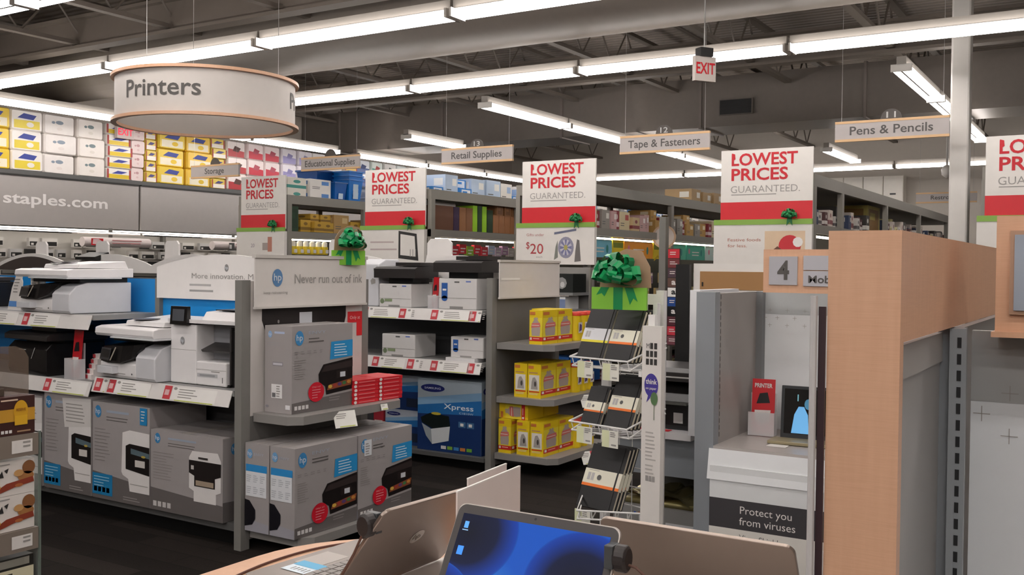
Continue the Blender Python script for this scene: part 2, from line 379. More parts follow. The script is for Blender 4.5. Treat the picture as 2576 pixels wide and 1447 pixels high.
def ex4(f):
    f.text('Festive foods', .15, .25, .03, M('#b3705f'), .34); f.text('for less.', .15, .19, .03, M('#b3705f'), .2)
    f.r(.53, 0, .93, .35, M('#d9bfa0')); f.disc(.78, .2, .11, .11, M('#c62b34'), .002); f.disc(.86, .24, .05, .05, WHITE, .003, 10)
    f.poly([(.56, .12), (.66, .2), (.76, .12)], M('#6b4330'), .003); f.r(.6, .02, .72, .12, M('#8e5a3c'), .002)
def ex5(f): f.lines(.5, .25, .3, 2, .08, .02, GTXT)
price_sign(-10.48, -9.64, 'lowest prices sign standing nearest the tissue wall, left of the Educational Supplies sign', ex1)
price_sign(-8.25, -7.3, 'lowest prices sign with a black framed picture below it', ex2)
price_sign(-5.92, -4.98, 'lowest prices sign above the Gifts under $20 header', ex3)
price_sign(-3.55, -2.62, 'lowest prices sign above the Festive foods header, largest fully visible', ex4)
price_sign(-1.10, -.17, 'lowest prices sign cut off by the right edge of the photo', ex5)

t = T('exit_sign', 'small red and white exit sign hanging from the long light row', 'exit sign', (-2.98, 7.75, 3.03), R(55))
P('sign_body', MB().box(-.1, .1, -.02, .02, 0, .2, M('#cfc6be', .5)), t)
b = MB(); b.face((-.09, -.022, 0), EX, EZ).text('EXIT', 0, .06, .09, RED, .18, .001, .02); b.face((.09, .022, 0), (-1, 0, 0), EZ).text('EXIT', 0, .06, .09, RED, .18, .001, .02); P('lettering', b, t, 'red lettering')
P('mount', MB().box(-.06, .06, -.04, .04, .2, .27, SOFTBLK), t); P('hanger_rod', MB().tube([(0, 0, .27), (0, 0, 2.07)], .006, LGREY, 5), t)
t = T('exit_sign', 'red exit sign on the tissue wall beneath the drum sign', 'exit sign', (-13.0, 9.75, 3.38), PI / 2)
P('sign_body', MB().box(-.15, .15, -.03, .03, 0, .2, M('#d9c9c4')), t); b = MB(); b.face((-.13, -.03, 0), EX, EZ).text('EXIT', 0, .05, .1, M('#e03048', emit=.8), .26, .002, .02); P('lettering', b, t, 'red lit lettering')
P('hanger_rod', MB().tube([(0, 0, .2), (0, 0, 1.72)], .006, LGREY, 5), t)
b = MB(); b.tube([(0, 0, 0), (0, 0, 1.68)], .02, WHITE); b.lathe([(.02, -.22), (.09, -.16), (.1, -.06), (.06, 0), (.02, .02)], WHITE, 16)
one('security_camera', b, 'white dome security camera hanging by the farthest light row', 'security camera', loc=(-2.85, 19.6, 3.42), smooth=True)

# ---------------------------------------------------------------- left wall rack with tissue packs
WX = -13.0
t = T('wall_rack', 'tall grey rack along the left wall carrying tissue packs above the grey banner', 'rack')
b = MB(); b.box(XL + .05, WX, 4.5, 17.5, 2.70, 2.76, DGREY); P('top_shelf', b, t)
b = MB(); b.box(XL + .02, XL + .08, 4.5, 17.5, 0, 2.69, M('#6b635b')); P('back_panel', b, t)
b = MB(); b.box(-13.5, -13.46, 4.5, 17.5, .1, 1.98, M('#dedad4', .6)); P('peg_panel', b, t)
b = MB(); b.box(-13.5, WX, 4.5, 17.5, .08, .16, DGREY); P('base_deck', b, t)
for i, y in enumerate((4.55, 7.63, 10.8, 13.9, 17.4)): P('upright', MB().box(-13.45, -13.38, y - .03, y + .03, 0, 2.7, STEEL), t)
def banner(y0, y1, txt, label):
    t = T('fascia_banner', label, 'banner', (WX + .01, y0, 2.0), 0)
    b = MB(); b.box(0, .03, 0, y1 - y0, 0, .68, M('#aaa5a1', .45)); f = b.face((.03, 0, 0), EY, EZ)
    if txt: f.text(txt, .15, .3, .15, M('#e9e6e3'), 1.62, .003, .02)
    P('banner_panel', b, t)
    P('top_rail', MB().box(-.02, .045, 0, y1 - y0, .68, .70, SOFTBLK), t); P('chrome_rail', MB().tube([(.05, 0, -.07), (.05, y1 - y0, -.07)], .02, M('#d8d6d2', .15, 1)), t)
banner(4.6, 7.62, '', 'blank grey fascia banner at the far left edge of the photo')
t_ = banner(7.66, 9.98, 'staples.com', 'grey fascia banner with white web address lettering')
banner(10.02, 12.9, '', 'plain grey fascia banner behind the first price sign')
banner(12.94, 15.6, '', 'plain grey fascia banner hidden mostly by the racks')
def shelf_talker(y, label, rd):
    t = T('shelf_talker', label, 'sign', (WX + .12, y, 1.8), 0)
    b = MB(); b.loft([[(.07 * math.cos(a), yy, .07 * math.sin(a)) for a in [2 * PI * k / 16 for k in range(16)]] for yy in (0, 1.15)], M('#e8dcd8', .4)); f = b.face((.072, 0, -.07), EY, EZ)
    if rd: f.r(.1, .02, .3, .12, RED); f.poly([(.12, .04), (.25, .03), (.28, .08), (.22, .115), (.13, .11)], M('#e9c9c9'), .002)
    else: f.r(.3, .01, .42, .12, DGREY); f.r(.31, .02, .36, .09, WHITE, .002)
    f.lines(.45, .09, .55, 2, .04, .015, M('#c98a8a')); f.lines(.45, .04, .35, 1, .04, .01, GTXT); P('curved_card', b, t); P('bracket', MB().box(-.085, -.07, .5, .56, .0, .21, STEEL).box(-.085, -.06, .5, .56, .0, .012, STEEL), t)
shelf_talker(8.95, 'curved white card with red square under the web address banner', 1)
shelf_talker(11.35, 'curved white card with black cartridge picture under the blank grey banner', 0)
# cartridge packs on the wall rack
rr = random.Random(5)
k = 0
for r_, z in enumerate((1.72, 1.56, 1.40)):
    y = 6.9 + .1 * r_; c = 0
    while y < 12.8:
        wd = rr.choice((.14, .18, .24)); h = .12
        if rr.random() < .8:
            b = MB(); b.box(-.06, 0, 0, wd, 0, h, rr.choice((WHITE, WHITE, PGREY, WHITE, SOFTBLK))); f = b.face((0, 0, 0), EY, EZ)
            f.r(.01, .01, wd - .01, .07, SOFTBLK if r_ < 2 else DGREY); f.r(.03, .02, .07, .05, WHITE, .002)
            one('ink_cartridge_pack', b, 'ink cartridge pack on the left wall, %s row, %s from left' % (ORD[r_], ORD[c]), 'ink cartridge', 'ink cartridges under the grey banners', loc=(-13.3, y, z)); c += 1
        y += wd + rr.choice((.06, .12))
# tissue and paper towel packs, four tiers
kinds = [('paper_towel_pack', 'white and yellow paper towel pack', '#f1ece6', '#e6cf3f', '#3b4a9a', 'w'), ('toilet_paper_pack', 'plain white toilet paper pack', '#efe9e4', '#e7ded8', '#8d9aa8', 'p'),
         ('toilet_paper_pack', 'white pack with small leaf mark', '#f0e9e2', '#e3dcd2', '#7c8c8f', 'p'), ('paper_towel_pack', 'striped yellow and red towel pack', '#f3eee9', '#e5c52f', '#3c469b', 's'),
         ('tissue_carton', 'pale pink tissue carton', '#e9d6d2', '#dcbfbd', '#c59a9a', 'p'), ('paper_towel_pack', 'bright yellow towel pack with blue emblem', '#e9c83a', '#f2e6b0', '#3d4a98', 'y'),
         ('paper_towel_pack', 'yellow towel pack with blue emblem', '#ecc23e', '#f0ddb5', '#37458f', 'y'), ('tissue_carton', 'gold and white tissue carton', '#e2c85a', '#f1ebe0', '#4c4a86', 's'),
         ('napkin_pack', 'white and crimson napkin pack', '#eee3de', '#b5343a', '#5a3a34', 'r'), ('tissue_pack', 'red and white tissue pack', '#ecdcda', '#c63245', '#b04a5a', 'r'),
         ('tissue_pack', 'lavender and white tissue pack', '#e9e3ea', '#9b93c4', '#8a84b5', 'r'), ('toilet_paper_pack', 'white pack with small grey emblem', '#efebe8', '#e2ddd9', '#5b5f70', 'p'),
         ('toilet_paper_pack', 'white pack with grey floral emblem', '#f0ebe7', '#ddd8d4', '#6b6c78', 'p'), ('tissue_carton', 'cream and gold tissue carton', '#eee2cf', '#d7b45a', '#a08440', 's'),
         ('tissue_pack', 'dark blue and white tissue pack', '#dfe3ea', '#4a5f95', '#39487a', 'r'), ('wipes_pack', 'green and white wipes pack', '#dfe9e2', '#3f9a84', '#b04444', 'r'),
         ('wipes_pack', 'white wipes pack with red corner', '#eceae6', '#c23c48', '#3a4b44', 'r'), ('wipes_pack', 'teal and white wipes pack', '#e3ecea', '#3b9fa0', '#3a4b44', 'r'), ('cleaner_pack', 'white cleaner pack with teal side', '#e9e9e2', '#3f8f85', '#d6c04a', 's')]
cols = [(6.35, .5, 0), (6.9, .5, 0), (7.45, .52, 5), (7.98, .46, 0), (8.47, .5, 1), (9.0, .44, 2), (9.48, .42, 3), (9.92, .24, 4), (10.18, .2, 7), (10.4, .52, 5), (10.96, .5, 6),
        (11.48, .3, 7), (11.82, .42, 8), (12.27, .38, 9), (12.68, .38, 9), (13.1, .36, 10), (13.5, .36, 10), (13.9, .4, 11), (14.34, .4, 12), (14.78, .34, 13), (15.15, .4, 14), (15.6, .36, 15), (16.0, .36, 16), (16.4, .36, 17), (16.8, .5, 18)]
protos = {}
for ci, (y, wd, kd) in enumerate(cols):
    nm, ds, c1, c2, c3, st = kinds[kd]
    n = 5 if kd in (3, 7) else (4 if kd == 4 else 3); h = .84 / n
    for r_ in range(n):
        key = (kd, wd)
        if key not in protos:
            b = MB(); a = M(c1, .35); q = M(c2, .4); e = M(c3, .5)
            # plump wrapped bundle: rounded corners
            r = .025; pts = []
            for sx, sz, a0 in ((1, 1, 0), (-1, 1, 90), (-1, -1, 180), (1, -1, 270)):
                for g in (0, 30, 60, 90): pts.append((wd / 2 + sx * (wd / 2 - r) + r * math.cos(R(a0 + g)), h / 2 + sz * (h / 2 - r) + r * math.sin(R(a0 + g))))
            b.loft([[(x_, p[0], p[1]) for p in pts] for x_ in (-.35, -.03)], a)
            b.loft([[(-.03, p[0], p[1]) for p in pts], [(0, wd / 2 + (p[0] - wd / 2) * .93, h / 2 + (p[1] - h / 2) * .9) for p in pts]], a)
            f = b.face((0, 0, 0), EY, EZ)
            if st in 'wy': f.r(wd * .1, h * .1, wd * .9, h * .5, q if st == 'w' else M('#f3ead0')); f.poly([(wd * .2, h * .6), (wd * .4, h * .85), (wd * .8, h * .78), (wd * .7, h * .55)], e, .002); f.disc(wd * .6, h * .3, wd * .12, h * .13, M('#e9c53a') if st == 'y' else M('#efe9dc'), .002, 10)
            elif st == 's': f.r(wd * .06, h * .08, wd * .94, h * .45, q); f.poly([(wd * .2, h * .5), (wd * .45, h * .78), (wd * .85, h * .7), (wd * .6, h * .5)], e, .002); f.r(0, h * .1, wd * .08, h * .9, M('#a8413f'), .002); f.r(wd * .92, h * .1, wd, h * .9, M('#a8413f'), .002)
            elif st == 'r': f.poly([(wd * .05, h * .05), (wd * .95, h * .05), (wd * .95, h * .42), (wd * .05, h * .52)], q); f.poly([(wd * .3, h * .4), (wd * .42, h * .72), (wd * .75, h * .6), (wd * .62, h * .34)], e, .002)
            else: f.disc(wd * .5, h * .62, wd * .13, h * .1, e, .001, 10); f.disc(wd * .5, h * .3, wd * .1, h * .08, q, .001, 10); f.disc(wd * .3, h * .6, wd * .06, h * .07, e, .001, 8)
            protos[key] = one(nm, b, '', 'paper goods', smooth=False); o = protos[key]
        else: o = protos[key].copy(); COL.objects.link(o)
        o.location = (WX - .04 + rr.uniform(-.03, .02), y, 2.76 + r_ * h); o.rotation_euler = (0, 0, R(rr.uniform(-4, 4)))
        o['label'] = '%s, wall rack, %s stack from left, %s pack up' % (ds, ORD[ci], ORD[r_]); o['group'] = 'paper goods stacked over the grey banners'

# ---------------------------------------------------------------- tall aisle racks
def rack(x1, posts, label, y1=19.4, dark=True):
    x0 = x1 - .93; t = T('tall_rack', label, 'rack', (0, 0, 0), 0, 'tall grey aisle racks')
    for nm_, z0, z1 in (('top_beam', 2.32, 2.44), ('middle_beam', 1.86, 1.95)):
        P(nm_, MB().box(x1 - .04, x1, 9.84, y1, z0, z1, RAIL), t); P(nm_, MB().box(x0, x0 + .04, 9.84, y1, z0, z1, RAIL), t); P(nm_, MB().box(x0, x1, 9.8, 9.84, z0, z1, RAIL), t)
    for z in (2.335, 1.90): P('deck', MB().box(x0 + .04, x1 - .04, 9.84, y1, z, z + .02, M('#6a665f')), t)
    for y in posts:
        P('post', MB().box(x1 - .05, x1 + .005, y - .04, y + .04, 0, 2.32, RAIL), t); P('post', MB().box(x0 - .005, x0 + .05, y - .04, y + .04, 0, 2.32, RAIL), t)
    b = MB(); b.box((x0 + x1) / 2 - .02, (x0 + x1) / 2 + .02, 9.85, y1, .1, 1.86, M('#2a2622', .7)); P('back_panel', b, t)
    for z in (.12, .42, .66, .9): P('shelf', MB().box((x0 + x1) / 2 + .02, x1 - .02, 9.85, y1, z, z + .03, M('#6f6b65')), t); P('shelf', MB().box(x0 + .05, (x0 + x1) / 2 - .02, 9.85, y1, z, z + .03, M('#6f6b65')), t)
    return t
rack(-9.65, (9.84, 11.4, 13.4, 15.4, 17.4, 19.3), 'tall grey rack under the Educational Supplies sign with blue bins on top')
rack(-7.25, (9.84, 11.85, 13.9, 15.9, 17.9, 19.3), 'tall grey rack with brown cartons below the Retail Supplies sign')
rack(-5.1, (9.84, 12.2, 14.6, 17.0, 19.3), 'tall grey rack with lit product wall behind the green bow')
rack(-2.62, (9.84, 10.95, 13.25, 15.6, 18.2, 19.3), 'tall grey rack whose beam runs toward the white column')
rack(-.2, (9.84, 12.2, 14.6, 17.0, 19.3), 'tall grey rack at the right, mostly hidden by maple panels')
# shelf stock
def carton(nm, wd, dp, h, c, label, loc, grp, cat='carton', lab='#efece4', style=0, rz=0):
    b = MB(); m = M(c, .6); b.box(0, dp, 0, wd, 0, h, m)
    f = b.face((dp, 0, 0), EY, EZ); g = b.face((0, 0, 0), EX, EZ)
    for q, W in ((f, wd), (g, dp)):
        if style == 0: q.r(W * .55, h * .55, W * .9, h * .85, M(lab)); q.lines(W * .1, h * .35, W * .4, 2, h * .12, h * .04, DGREY)
        elif style == 1: q.r(0, h * .15, W, h * .4, M(lab)); q.disc(W * .5, h * .68, W * .2, h * .14, M(lab), .001, 10)
        elif style == 2: q.r(W * .12, h * .12, W * .88, h * .88, M(lab)); q.r(W * .2, h * .5, W * .6, h * .75, m, .002)
    return one(nm, b, label, cat, grp, loc=loc, rot=(0, 0, rz))
tops = {0: ('rack under the Educational Supplies sign', -9.65), 1: ('rack under the Retail Supplies sign', -7.25), 2: ('rack behind the green bow', -5.1), 3: ('rack running to the white column', -2.62)}
rr = random.Random(11)
def row(x1, z, y, yend, items, what, grp, hmax=.3, gap=.02, dpt=.4):
    i = 0
    while y < yend and i < 30:
        nm, ds, c, lab, st, cat, wd, h = rr.choice(items)
        wd *= rr.uniform(.85, 1.15); h = min(h * rr.uniform(.85, 1.15), hmax)
        carton(nm, wd, dpt, h, c, '%s %s, %s from near end' % (ds, what, ORD[i]), (x1 - dpt - rr.uniform(.04, .1), y, z), grp, cat, lab, st)
        if rr.random() < .3 and h < hmax * .5:
            carton(nm, wd * .9, dpt * .8, h * .8, c, '%s %s, upper, %s from near end' % (ds, what, ORD[i]), (x1 - dpt - .05, y + .01, z + h), grp, cat, lab, st)
        y += wd + gap + (rr.random() < .15) * .1; i += 1
# rack 1 top: white cartons, blue bins, clear totes
E1 = 'on top of the rack under the Educational Supplies sign'
for k in range(2):
    carton('white_carton', .36, .5, .17, '#e6e2d6', 'green and white carton near the blue bins, stack tier %s' % ( ORD[k]), (-10.25, 9.9, 2.355 + k * .17), 'white cartons near the blue bins', lab='#4a9a90', style=1)
    carton('white_carton', .42, .5, .175, '#ece8e2', 'white carton with blue square near the blue bins, stack tier %s' % ( ORD[k]), (-10.25, 10.34, 2.355 + k * .175), 'white cartons near the blue bins', lab='#5b8fd0', style=0)
def bin_(c, label, loc, s, tilt, nm='waste_bin'):
    b = MB(); m = M(c, .35)
    def sq(a, z): return [(-a, -a, z), (a, -a, z), (a, a, z), (-a, a, z)]
    b.loft([sq(.12, 0), sq(.16, .4), sq(.175, .4), sq(.175, .42), sq(.155, .42), sq(.115, .01)], m)
    b.face((.145, -.06, .12), EY, (0.08, 0, 1)).r(0, 0, .12, .1, M('#cfe4f5'), .004)
    o = one(nm, b, label, 'bin', 'blue waste bins on the rack', loc=loc, rot=(0, tilt, 0)); o.scale = (s, s, s); return o
bin_('#0d63b8', 'dark blue waste bin, first of the row on top of the Educational Supplies rack', (-9.85, 10.95, 2.36), .8, 0)
bin_('#1380dd', 'bright blue waste bin second in the row on the rack', (-9.85, 11.25, 2.36), .95, 0)
for k in range(2): bin_('#1380dd', 'blue waste bin nested inside the bright blue bin, %s up' % ORD[k], (-9.85, 11.25, 2.42 + .06 * k), .95, 0)
bin_('#0b4f9a', 'tall dark blue bin behind the bright blue bins', (-10.25, 11.0, 2.36), 1.25, 0)
for i in range(3):
    for k in range(2 + i % 2):
        b = MB(); b.box(0, .42, 0, .34, 0, .15, M('#d5dde2', .2, alpha=.6)).box(-.01, .43, -.01, .35, .15, .17, M('#f0f2f4', .3)); b.face((.42, 0, 0), EY, EZ).r(.1, .03, .22, .12, M('#8fb4e0'), .002)
        one('storage_tote', b, 'clear storage tote with white lid beside the blue bins, stack %s, tier %s' % (ORD[i], ORD[k]), 'storage tote', 'clear totes on the racks', loc=(-10.15, 11.6 + i * .4, 2.356 + k * .17))
G_W = [('white_carton', 'white printed carton', '#e3dfd8', '#9fb7d6', 0, 'carton', .3, .25), ('supply_box', 'pale blue carton', '#b9cbe0', '#ecebe6', 0, 'carton', .3, .3), ('grey_box', 'grey carton', '#8b8d8c', '#cfd0ce', 0, 'carton', .3, .2), ('blue_box', 'blue carton', '#3a86cf', '#e5e9ee', 2, 'carton', .25, .15)]
row(-9.65, 2.356, 12.9, 18.8, G_W, 'atop the Educational Supplies rack past the totes', 'top stock of the first rack', .35)
row(-7.25, 2.356, 9.95, 18.5, G_W, 'atop the Retail Supplies rack', 'top stock of the second rack', .3)
G_D = [('dark_carton', 'dark binder carton', '#3c3a38', '#8f8d88', 0, 'carton', .3, .16), ('kraft_carton', 'kraft cardboard carton', '#a88a63', '#d9c7a3', 0, 'carton', .32, .22)]
row(-5.1, 2.356, 13.1, 18.8, [('kraft_carton', 'kraft cardboard carton', '#b5976c', '#ece8dd', 0, 'carton', .36, .24)], 'atop the rack behind the green bow', 'kraft cartons on the third rack', .26, .05)
# rack 1 middle shelf : yellow goods, white roll, green
G_Y = [('yellow_carton', 'yellow cardboard carton', '#c9a13a', '#8a6a2a', 1, 'carton', .22, .16), ('tan_carton', 'tan cardboard carton', '#b9955c', '#d9c08a', 0, 'carton', .3, .25)]
carton('dark_green_board', .16, .5, .34, '#28442c', 'dark green upright board at the near end of the Educational Supplies rack', (-10.2, 9.9, 1.955), 'boards on the rack', lab='#203823', style=2)
row(-9.65, 1.956, 10.15, 12.3, G_Y, 'mid shelf below the blue bins', 'yellow stock on the first rack', .3)
row(-9.65, 1.956, 12.4, 18.5, G_D, 'mid shelf of Educational Supplies rack', 'dark stock on the first rack', .3)
# rack 2 middle: brown file boxes, lime boxes, dark binders
y = 9.92
spec = [('brown_binder', '#6a4632', .42, .30), ('purple_binder', '#3b2745', .12, .30), ('brown_box', '#9a6a45', .14, .3), ('brown_box', '#8d6040', .14, .3), ('lime_box', '#9fd62f', .1, .34), ('dark_green_box', '#274326', .1, .34), ('lime_box', '#9fd62f', .1, .34), ('dark_green_box', '#1f3b22', .14, .3)] + [('brown_box', '#a36f48', .135, .24)] * 5
for i, (nm, c, wd, h) in enumerate(spec):
    carton(nm, wd, .3, h, c, '%s upright below the Retail Supplies sign, %s from left' % (nm.replace('_', ' '), ORD[i]), (-7.6, y, 1.955), 'upright boxes on the second rack', lab=c, style=2); y += wd + .012
for i in range(3): carton('brown_box', .16, .26, .13, '#a5744c', 'small brown box lying on upright brown boxes, %s from left' % ORD[i], (-7.58, y - .62 + i * .21, 2.197), 'upright boxes on the second rack', lab='#8a5f3c', style=2)
row(-7.25, 1.956, y + .06, 12, [('paper_stack', 'white stack of paper trays', '#d6d2ca', '#8c8983', 1, 'paper tray', .2, .1)], 'beside the brown boxes', 'trays on the second rack', .3)
row(-7.25, 1.956, 12.3, 18.5, G_D, 'mid shelf of Retail Supplies rack', 'dark stock on the second rack', .3)
one('paper_roll', MB().tube([(-7.45, 9.95, 2.28), (-7.45, 10.55, 2.28)], .04, WHITE, 10), 'white paper roll lying on the brown binder under the Retail Supplies sign', 'paper roll')
G_M = [('craft_pack', 'beige craft pack', '#cdb488', '#8a4040', 1, 'pack', .2, .17), ('craft_pack', 'pink and white pack', '#c9a3a0', '#f0e6e2', 0, 'pack', .16, .2), ('craft_pack', 'cream carton', '#d9c9a2', '#b5524e', 0, 'carton', .28, .24), ('red_pack', 'dark red pack', '#8d2e38', '#e2cfcf', 1, 'pack', .12, .2), ('gold_pack', 'golden brown pack', '#c39a55', '#efe2c2', 0, 'pack', .24, .18), ('grey_pack', 'grey pack', '#9a948c', '#e5e2dc', 0, 'pack', .2, .2)]
row(-5.1, 1.956, 9.9, 18.8, G_M, 'mid shelf behind the green bow', 'middle stock of the third rack', .33)
G_N = [('paper_pack', 'white paper pack', '#cfcac4', '#5f5a5a', 1, 'pack', .14, .14), ('dark_pack', 'dark maroon pack', '#5a3a3a', '#d9d2cc', 1, 'pack', .13, .15), ('pale_pack', 'pale pack', '#d5c9bf', '#8a5a5a', 1, 'pack', .12, .2), ('navy_pack', 'navy pack', '#35405c', '#c9c5be', 0, 'pack', .12, .18), ('black_pack', 'black and white pack', '#38332f', '#e0dcd4', 1, 'pack', .2, .22), ('cream_pack', 'cream pack', '#d3cc9a', '#8d8450', 0, 'pack', .16, .12)]
row(-2.62, 1.956, 9.9, 12.4, G_N, 'mid shelf, rack toward white column', 'middle stock of the fourth rack', .24)
row(-2.62, 1.956, 13.35, 18.9, G_N, 'far mid shelf toward white column', 'middle stock of the fourth rack', .3)
carton('kraft_carton', .7, .4, .34, '#a3934f', 'large olive brown carton on the rack running to the white column', (-3.12, 12.6, 1.956), 'middle stock of the fourth rack', lab='#7a5a2c', style=2)
# lit product strip and pegs
LITM = M('#fff3dc', emit=9.0)
one('shelf_light', MB().box(WX - .12, WX - .08, 4.6, 13, 1.965, 1.985, M('#fff6ea', emit=6.0)), 'tube light under the grey banners of the wall rack', 'light')
for nm, x, ya, yb in (('Retail Supplies rack', -7.25, 9.95, 16), ('Educational Supplies rack', -9.65, 9.9, 14), ('rack behind the green bow', -5.1, 9.95, 19), ('rack running to the white column', -2.62, 9.95, 14)):
    one('shelf_light', MB().box(x - .14, x - .1, ya, yb, 1.83, 1.85, LITM), 'bright tube light under the middle beam of the %s' % nm, 'light')
for i in range(6):
    b = MB(); b.lathe([(.045, 0), (.05, .02), (.05, .11)], M('#e3c92f', .4), 12); b.lathe([(.04, .11), (.04, .17), (.02, .18)], M('#f2efe2', .4), 12); b.face((.05, -.03, .02), EY, EZ).r(0, 0, .06, .05, WHITE, .003)
    one('glue_bottle', b, 'yellow and white bottle in lit row by green bow, %s from left' % ORD[i], 'bottle', 'yellow bottles under the first rack', loc=(-9.72, 9.98 + i * .125, 1.64))
one('bottle_shelf', MB().box(-10.0, -9.7, 9.95, 13, 1.61, 1.64, RAIL), 'narrow grey shelf carrying the yellow bottles', 'shelf')
cl = ['#b58fae', '#cfc7c2', '#c22f3a', '#c22f3a', '#8fb53f', '#cf3140', '#d1404c', '#b9c6dd', '#c9b3c4']
for i in range(14):
    b = MB(); b.box(-.05, 0, 0, .15, 0, .12, M(cl[i % 9], .5)); b.face((0, 0, 0), EY, EZ).r(.02, .06, .13, .075, WHITE).r(.02, .02, .1, .035, WHITE)
    one('party_pack', b, 'hanging pack in the lit row below the Retail Supplies rack, %s from the left' % ORD[i], 'pack', 'red and mauve packs under the second rack', loc=(-7.3, 9.98 + i * .17, 1.64 + (i % 2) * .02))
one('party_shelf', MB().box(-7.62, -7.31, 9.95, 13, 1.60, 1.63, RAIL), 'narrow grey shelf carrying the red and mauve packs', 'shelf')
# third rack: header cards and peg goods
hd = [('#7cc4dd', .62), ('#e8d032', .3), ('#f0a035', .85), ('#e8d032', .28), ('#5cc0a4', .8), ('#4fb39c', .7), ('#c9e0da', 1.0)]
y = 10.0
for i, (c, wd) in enumerate(hd):
    b = MB(); b.box(-.02, 0, 0, wd, 0, .2 if c != '#e8d032' else .24, M(c, .4)); f = b.face((0, 0, 0), EY, EZ)
    if c == '#e8d032': f.r(.02, .12, wd - .02, .18, M('#7d8a2c')); f.poly([(.02, 0), (wd / 2, .05), (wd - .02, 0), (wd - .02, -.03), (wd / 2, .02), (.02, -.03)], M('#c9a822'), .001)
    else: f.lines(wd * .3, .1, wd * .4, 2, .04, .015, WHITE); f.disc(wd * .8, .1, .03, .05, M('#2f8a86'), .001, 10); f.disc(wd * .15, .12, .03, .04, M('#e07f9a'), .001, 10)
    one('header_card', b, 'bright header card under the lit beam behind the green bow, %s from the left' % ORD[i], 'header card', 'header cards over the pegged goods', loc=(-5.2, y, 1.62)); y += wd + .02
rr = random.Random(21); cnt = 0
pc = [('#cdbb7c', 'tan'), ('#b9a06a', 'ochre'), ('#a98aa8', 'mauve'), ('#d6c98f', 'cream'), ('#6aa58a', 'green'), ('#c9b07a', 'sand'), ('#8c8a83', 'grey'), ('#c45565', 'rose')]
for r_ in range(5):
    z = 1.44 - r_ * .2; c_ = 0; y = 10.5
    while y < 14.6:
        if rr.random() < .78 and c_ < 30:
            c, cn = rr.choice(pc); wd = rr.choice((.07, .09, .11)); h = rr.uniform(.1, .16)
            b = MB(); b.box(-.03, 0, 0, wd, -h, 0, M(c, .4)); f = b.face((0, 0, -h), EY, EZ); f.r(wd * .1, h * .72, wd * .9, h * .92, M('#f0ead8')); f.r(wd * .15, h * .1, wd * .5, h * .55, M('#4b463e'))
            one('pegged_pack', b, '%s pack pegged behind the green bow, %s row down, %s from left' % (cn, ORD[r_], ORD[c_]), 'pack', 'small packs on the peg wall', loc=(-5.3, y, z)); c_ += 1
        y += .14 + .04 * rr.random()
G_L = [('low_carton', 'tan carton', '#b59f72', '#e2d7ba', 0, 'carton', .2, .13), ('low_carton', 'cream carton', '#d1c296', '#8f7a4c', 0, 'carton', .16, .14), ('low_pack', 'rose pack', '#a3606a', '#e2c9c9', 1, 'pack', .14, .1)]
row(-5.1, .70, 10.6, 15, G_L, 'low shelf behind notebook rack, upper tier', 'low stock of the third rack', .17, dpt=.33)
row(-5.1, .46, 10.6, 15, G_L, 'low shelf behind notebook rack, middle tier', 'low stock of the third rack', .17, dpt=.33)
row(-5.1, .16, 10.6, 15, G_L, 'low shelf behind notebook rack, bottom tier', 'low stock of the third rack', .2, dpt=.33)
# gift card strip on the aisle post
t = T('gift_card_strip', 'vertical strip of colourful gift cards hanging on the aisle post behind the bow', 'gift card display', (-3.95, 9.35, .72))
b = MB(); b.box(0, .13, 0, .012, 0, .98, M('#3a3230')); P('strip_board', b, t)
cc = [('#7a4a52', ''), ('#c9404e', ''), ('#5a3038', ''), ('#1d1d1f', 'a'), ('#2a4d8f', ''), ('#f0eeea', 'a'), ('#6b5148', 'a'), ('#54414a', ''), ('#7a3a3c', ''), ('#cf3440', '')]
for i, (c, s_) in enumerate(cc):
    b = MB(); b.box(.005, .125, -.008, -.001, .01 + i * .097, .1 + i * .097, M(c, .3)); f = b.face((.005, -.008, .01 + i * .097), EX, EZ)
    if s_: f.text('a', .04, .025, .055, WHITE if c != '#f0eeea' else BLACK, .045, .001, .03)
    else: f.lines(.02, .055, .08, 2, .02, .008, M('#e6d8d2'), .001, i)
    P('gift_card', b, t)
P('support_post', MB().box(-.09, -.02, -.02, .06, -.72, 1.3, STEEL), t)
t = T('round_shelf_sign', 'small round beige sign hanging from the beam of the rack behind the bow', 'sign', (-5.02, 11.75, 1.9), R(20))
b = MB(); b.face((0, 0, 0), EX, EZ).disc(0, 0, .15, .15, M('#c9a88a'), 0, 28, t=.012).disc(0, 0, .125, .125, M('#cfc4bb'), .013, 28).lines(-.05, .02, .1, 3, .03, .01, M('#7a6a5c'), .014); P('disc', b, t)

# back wall cabinets
for i in range(5):
    x = -6.24 + i * .42
    t = T('white_cabinet', 'tall white cabinet door unit on the back wall, %s from the left' % ORD[i], 'cabinet', (x, 22.6, 2.3), 0, 'white cabinets on the back wall')
    P('body', MB().box(0, .41, .02, .38, 0, 1.25, M('#f2ece2', .4)), t); dr_ = P('door', MB().box(.008, .402, 0, .02, .01, 1.24, M('#f7f1e7', .35)), t); P('handle', MB().box(.14, .26, -.015, 0, .84, .875, BLACK), dr_)
one('stock_ledge', MB().box(-6.4, -4.0, 22.4, 23, 2.24, 2.3, RAIL), 'grey ledge on the back wall carrying the white cabinets', 'ledge')

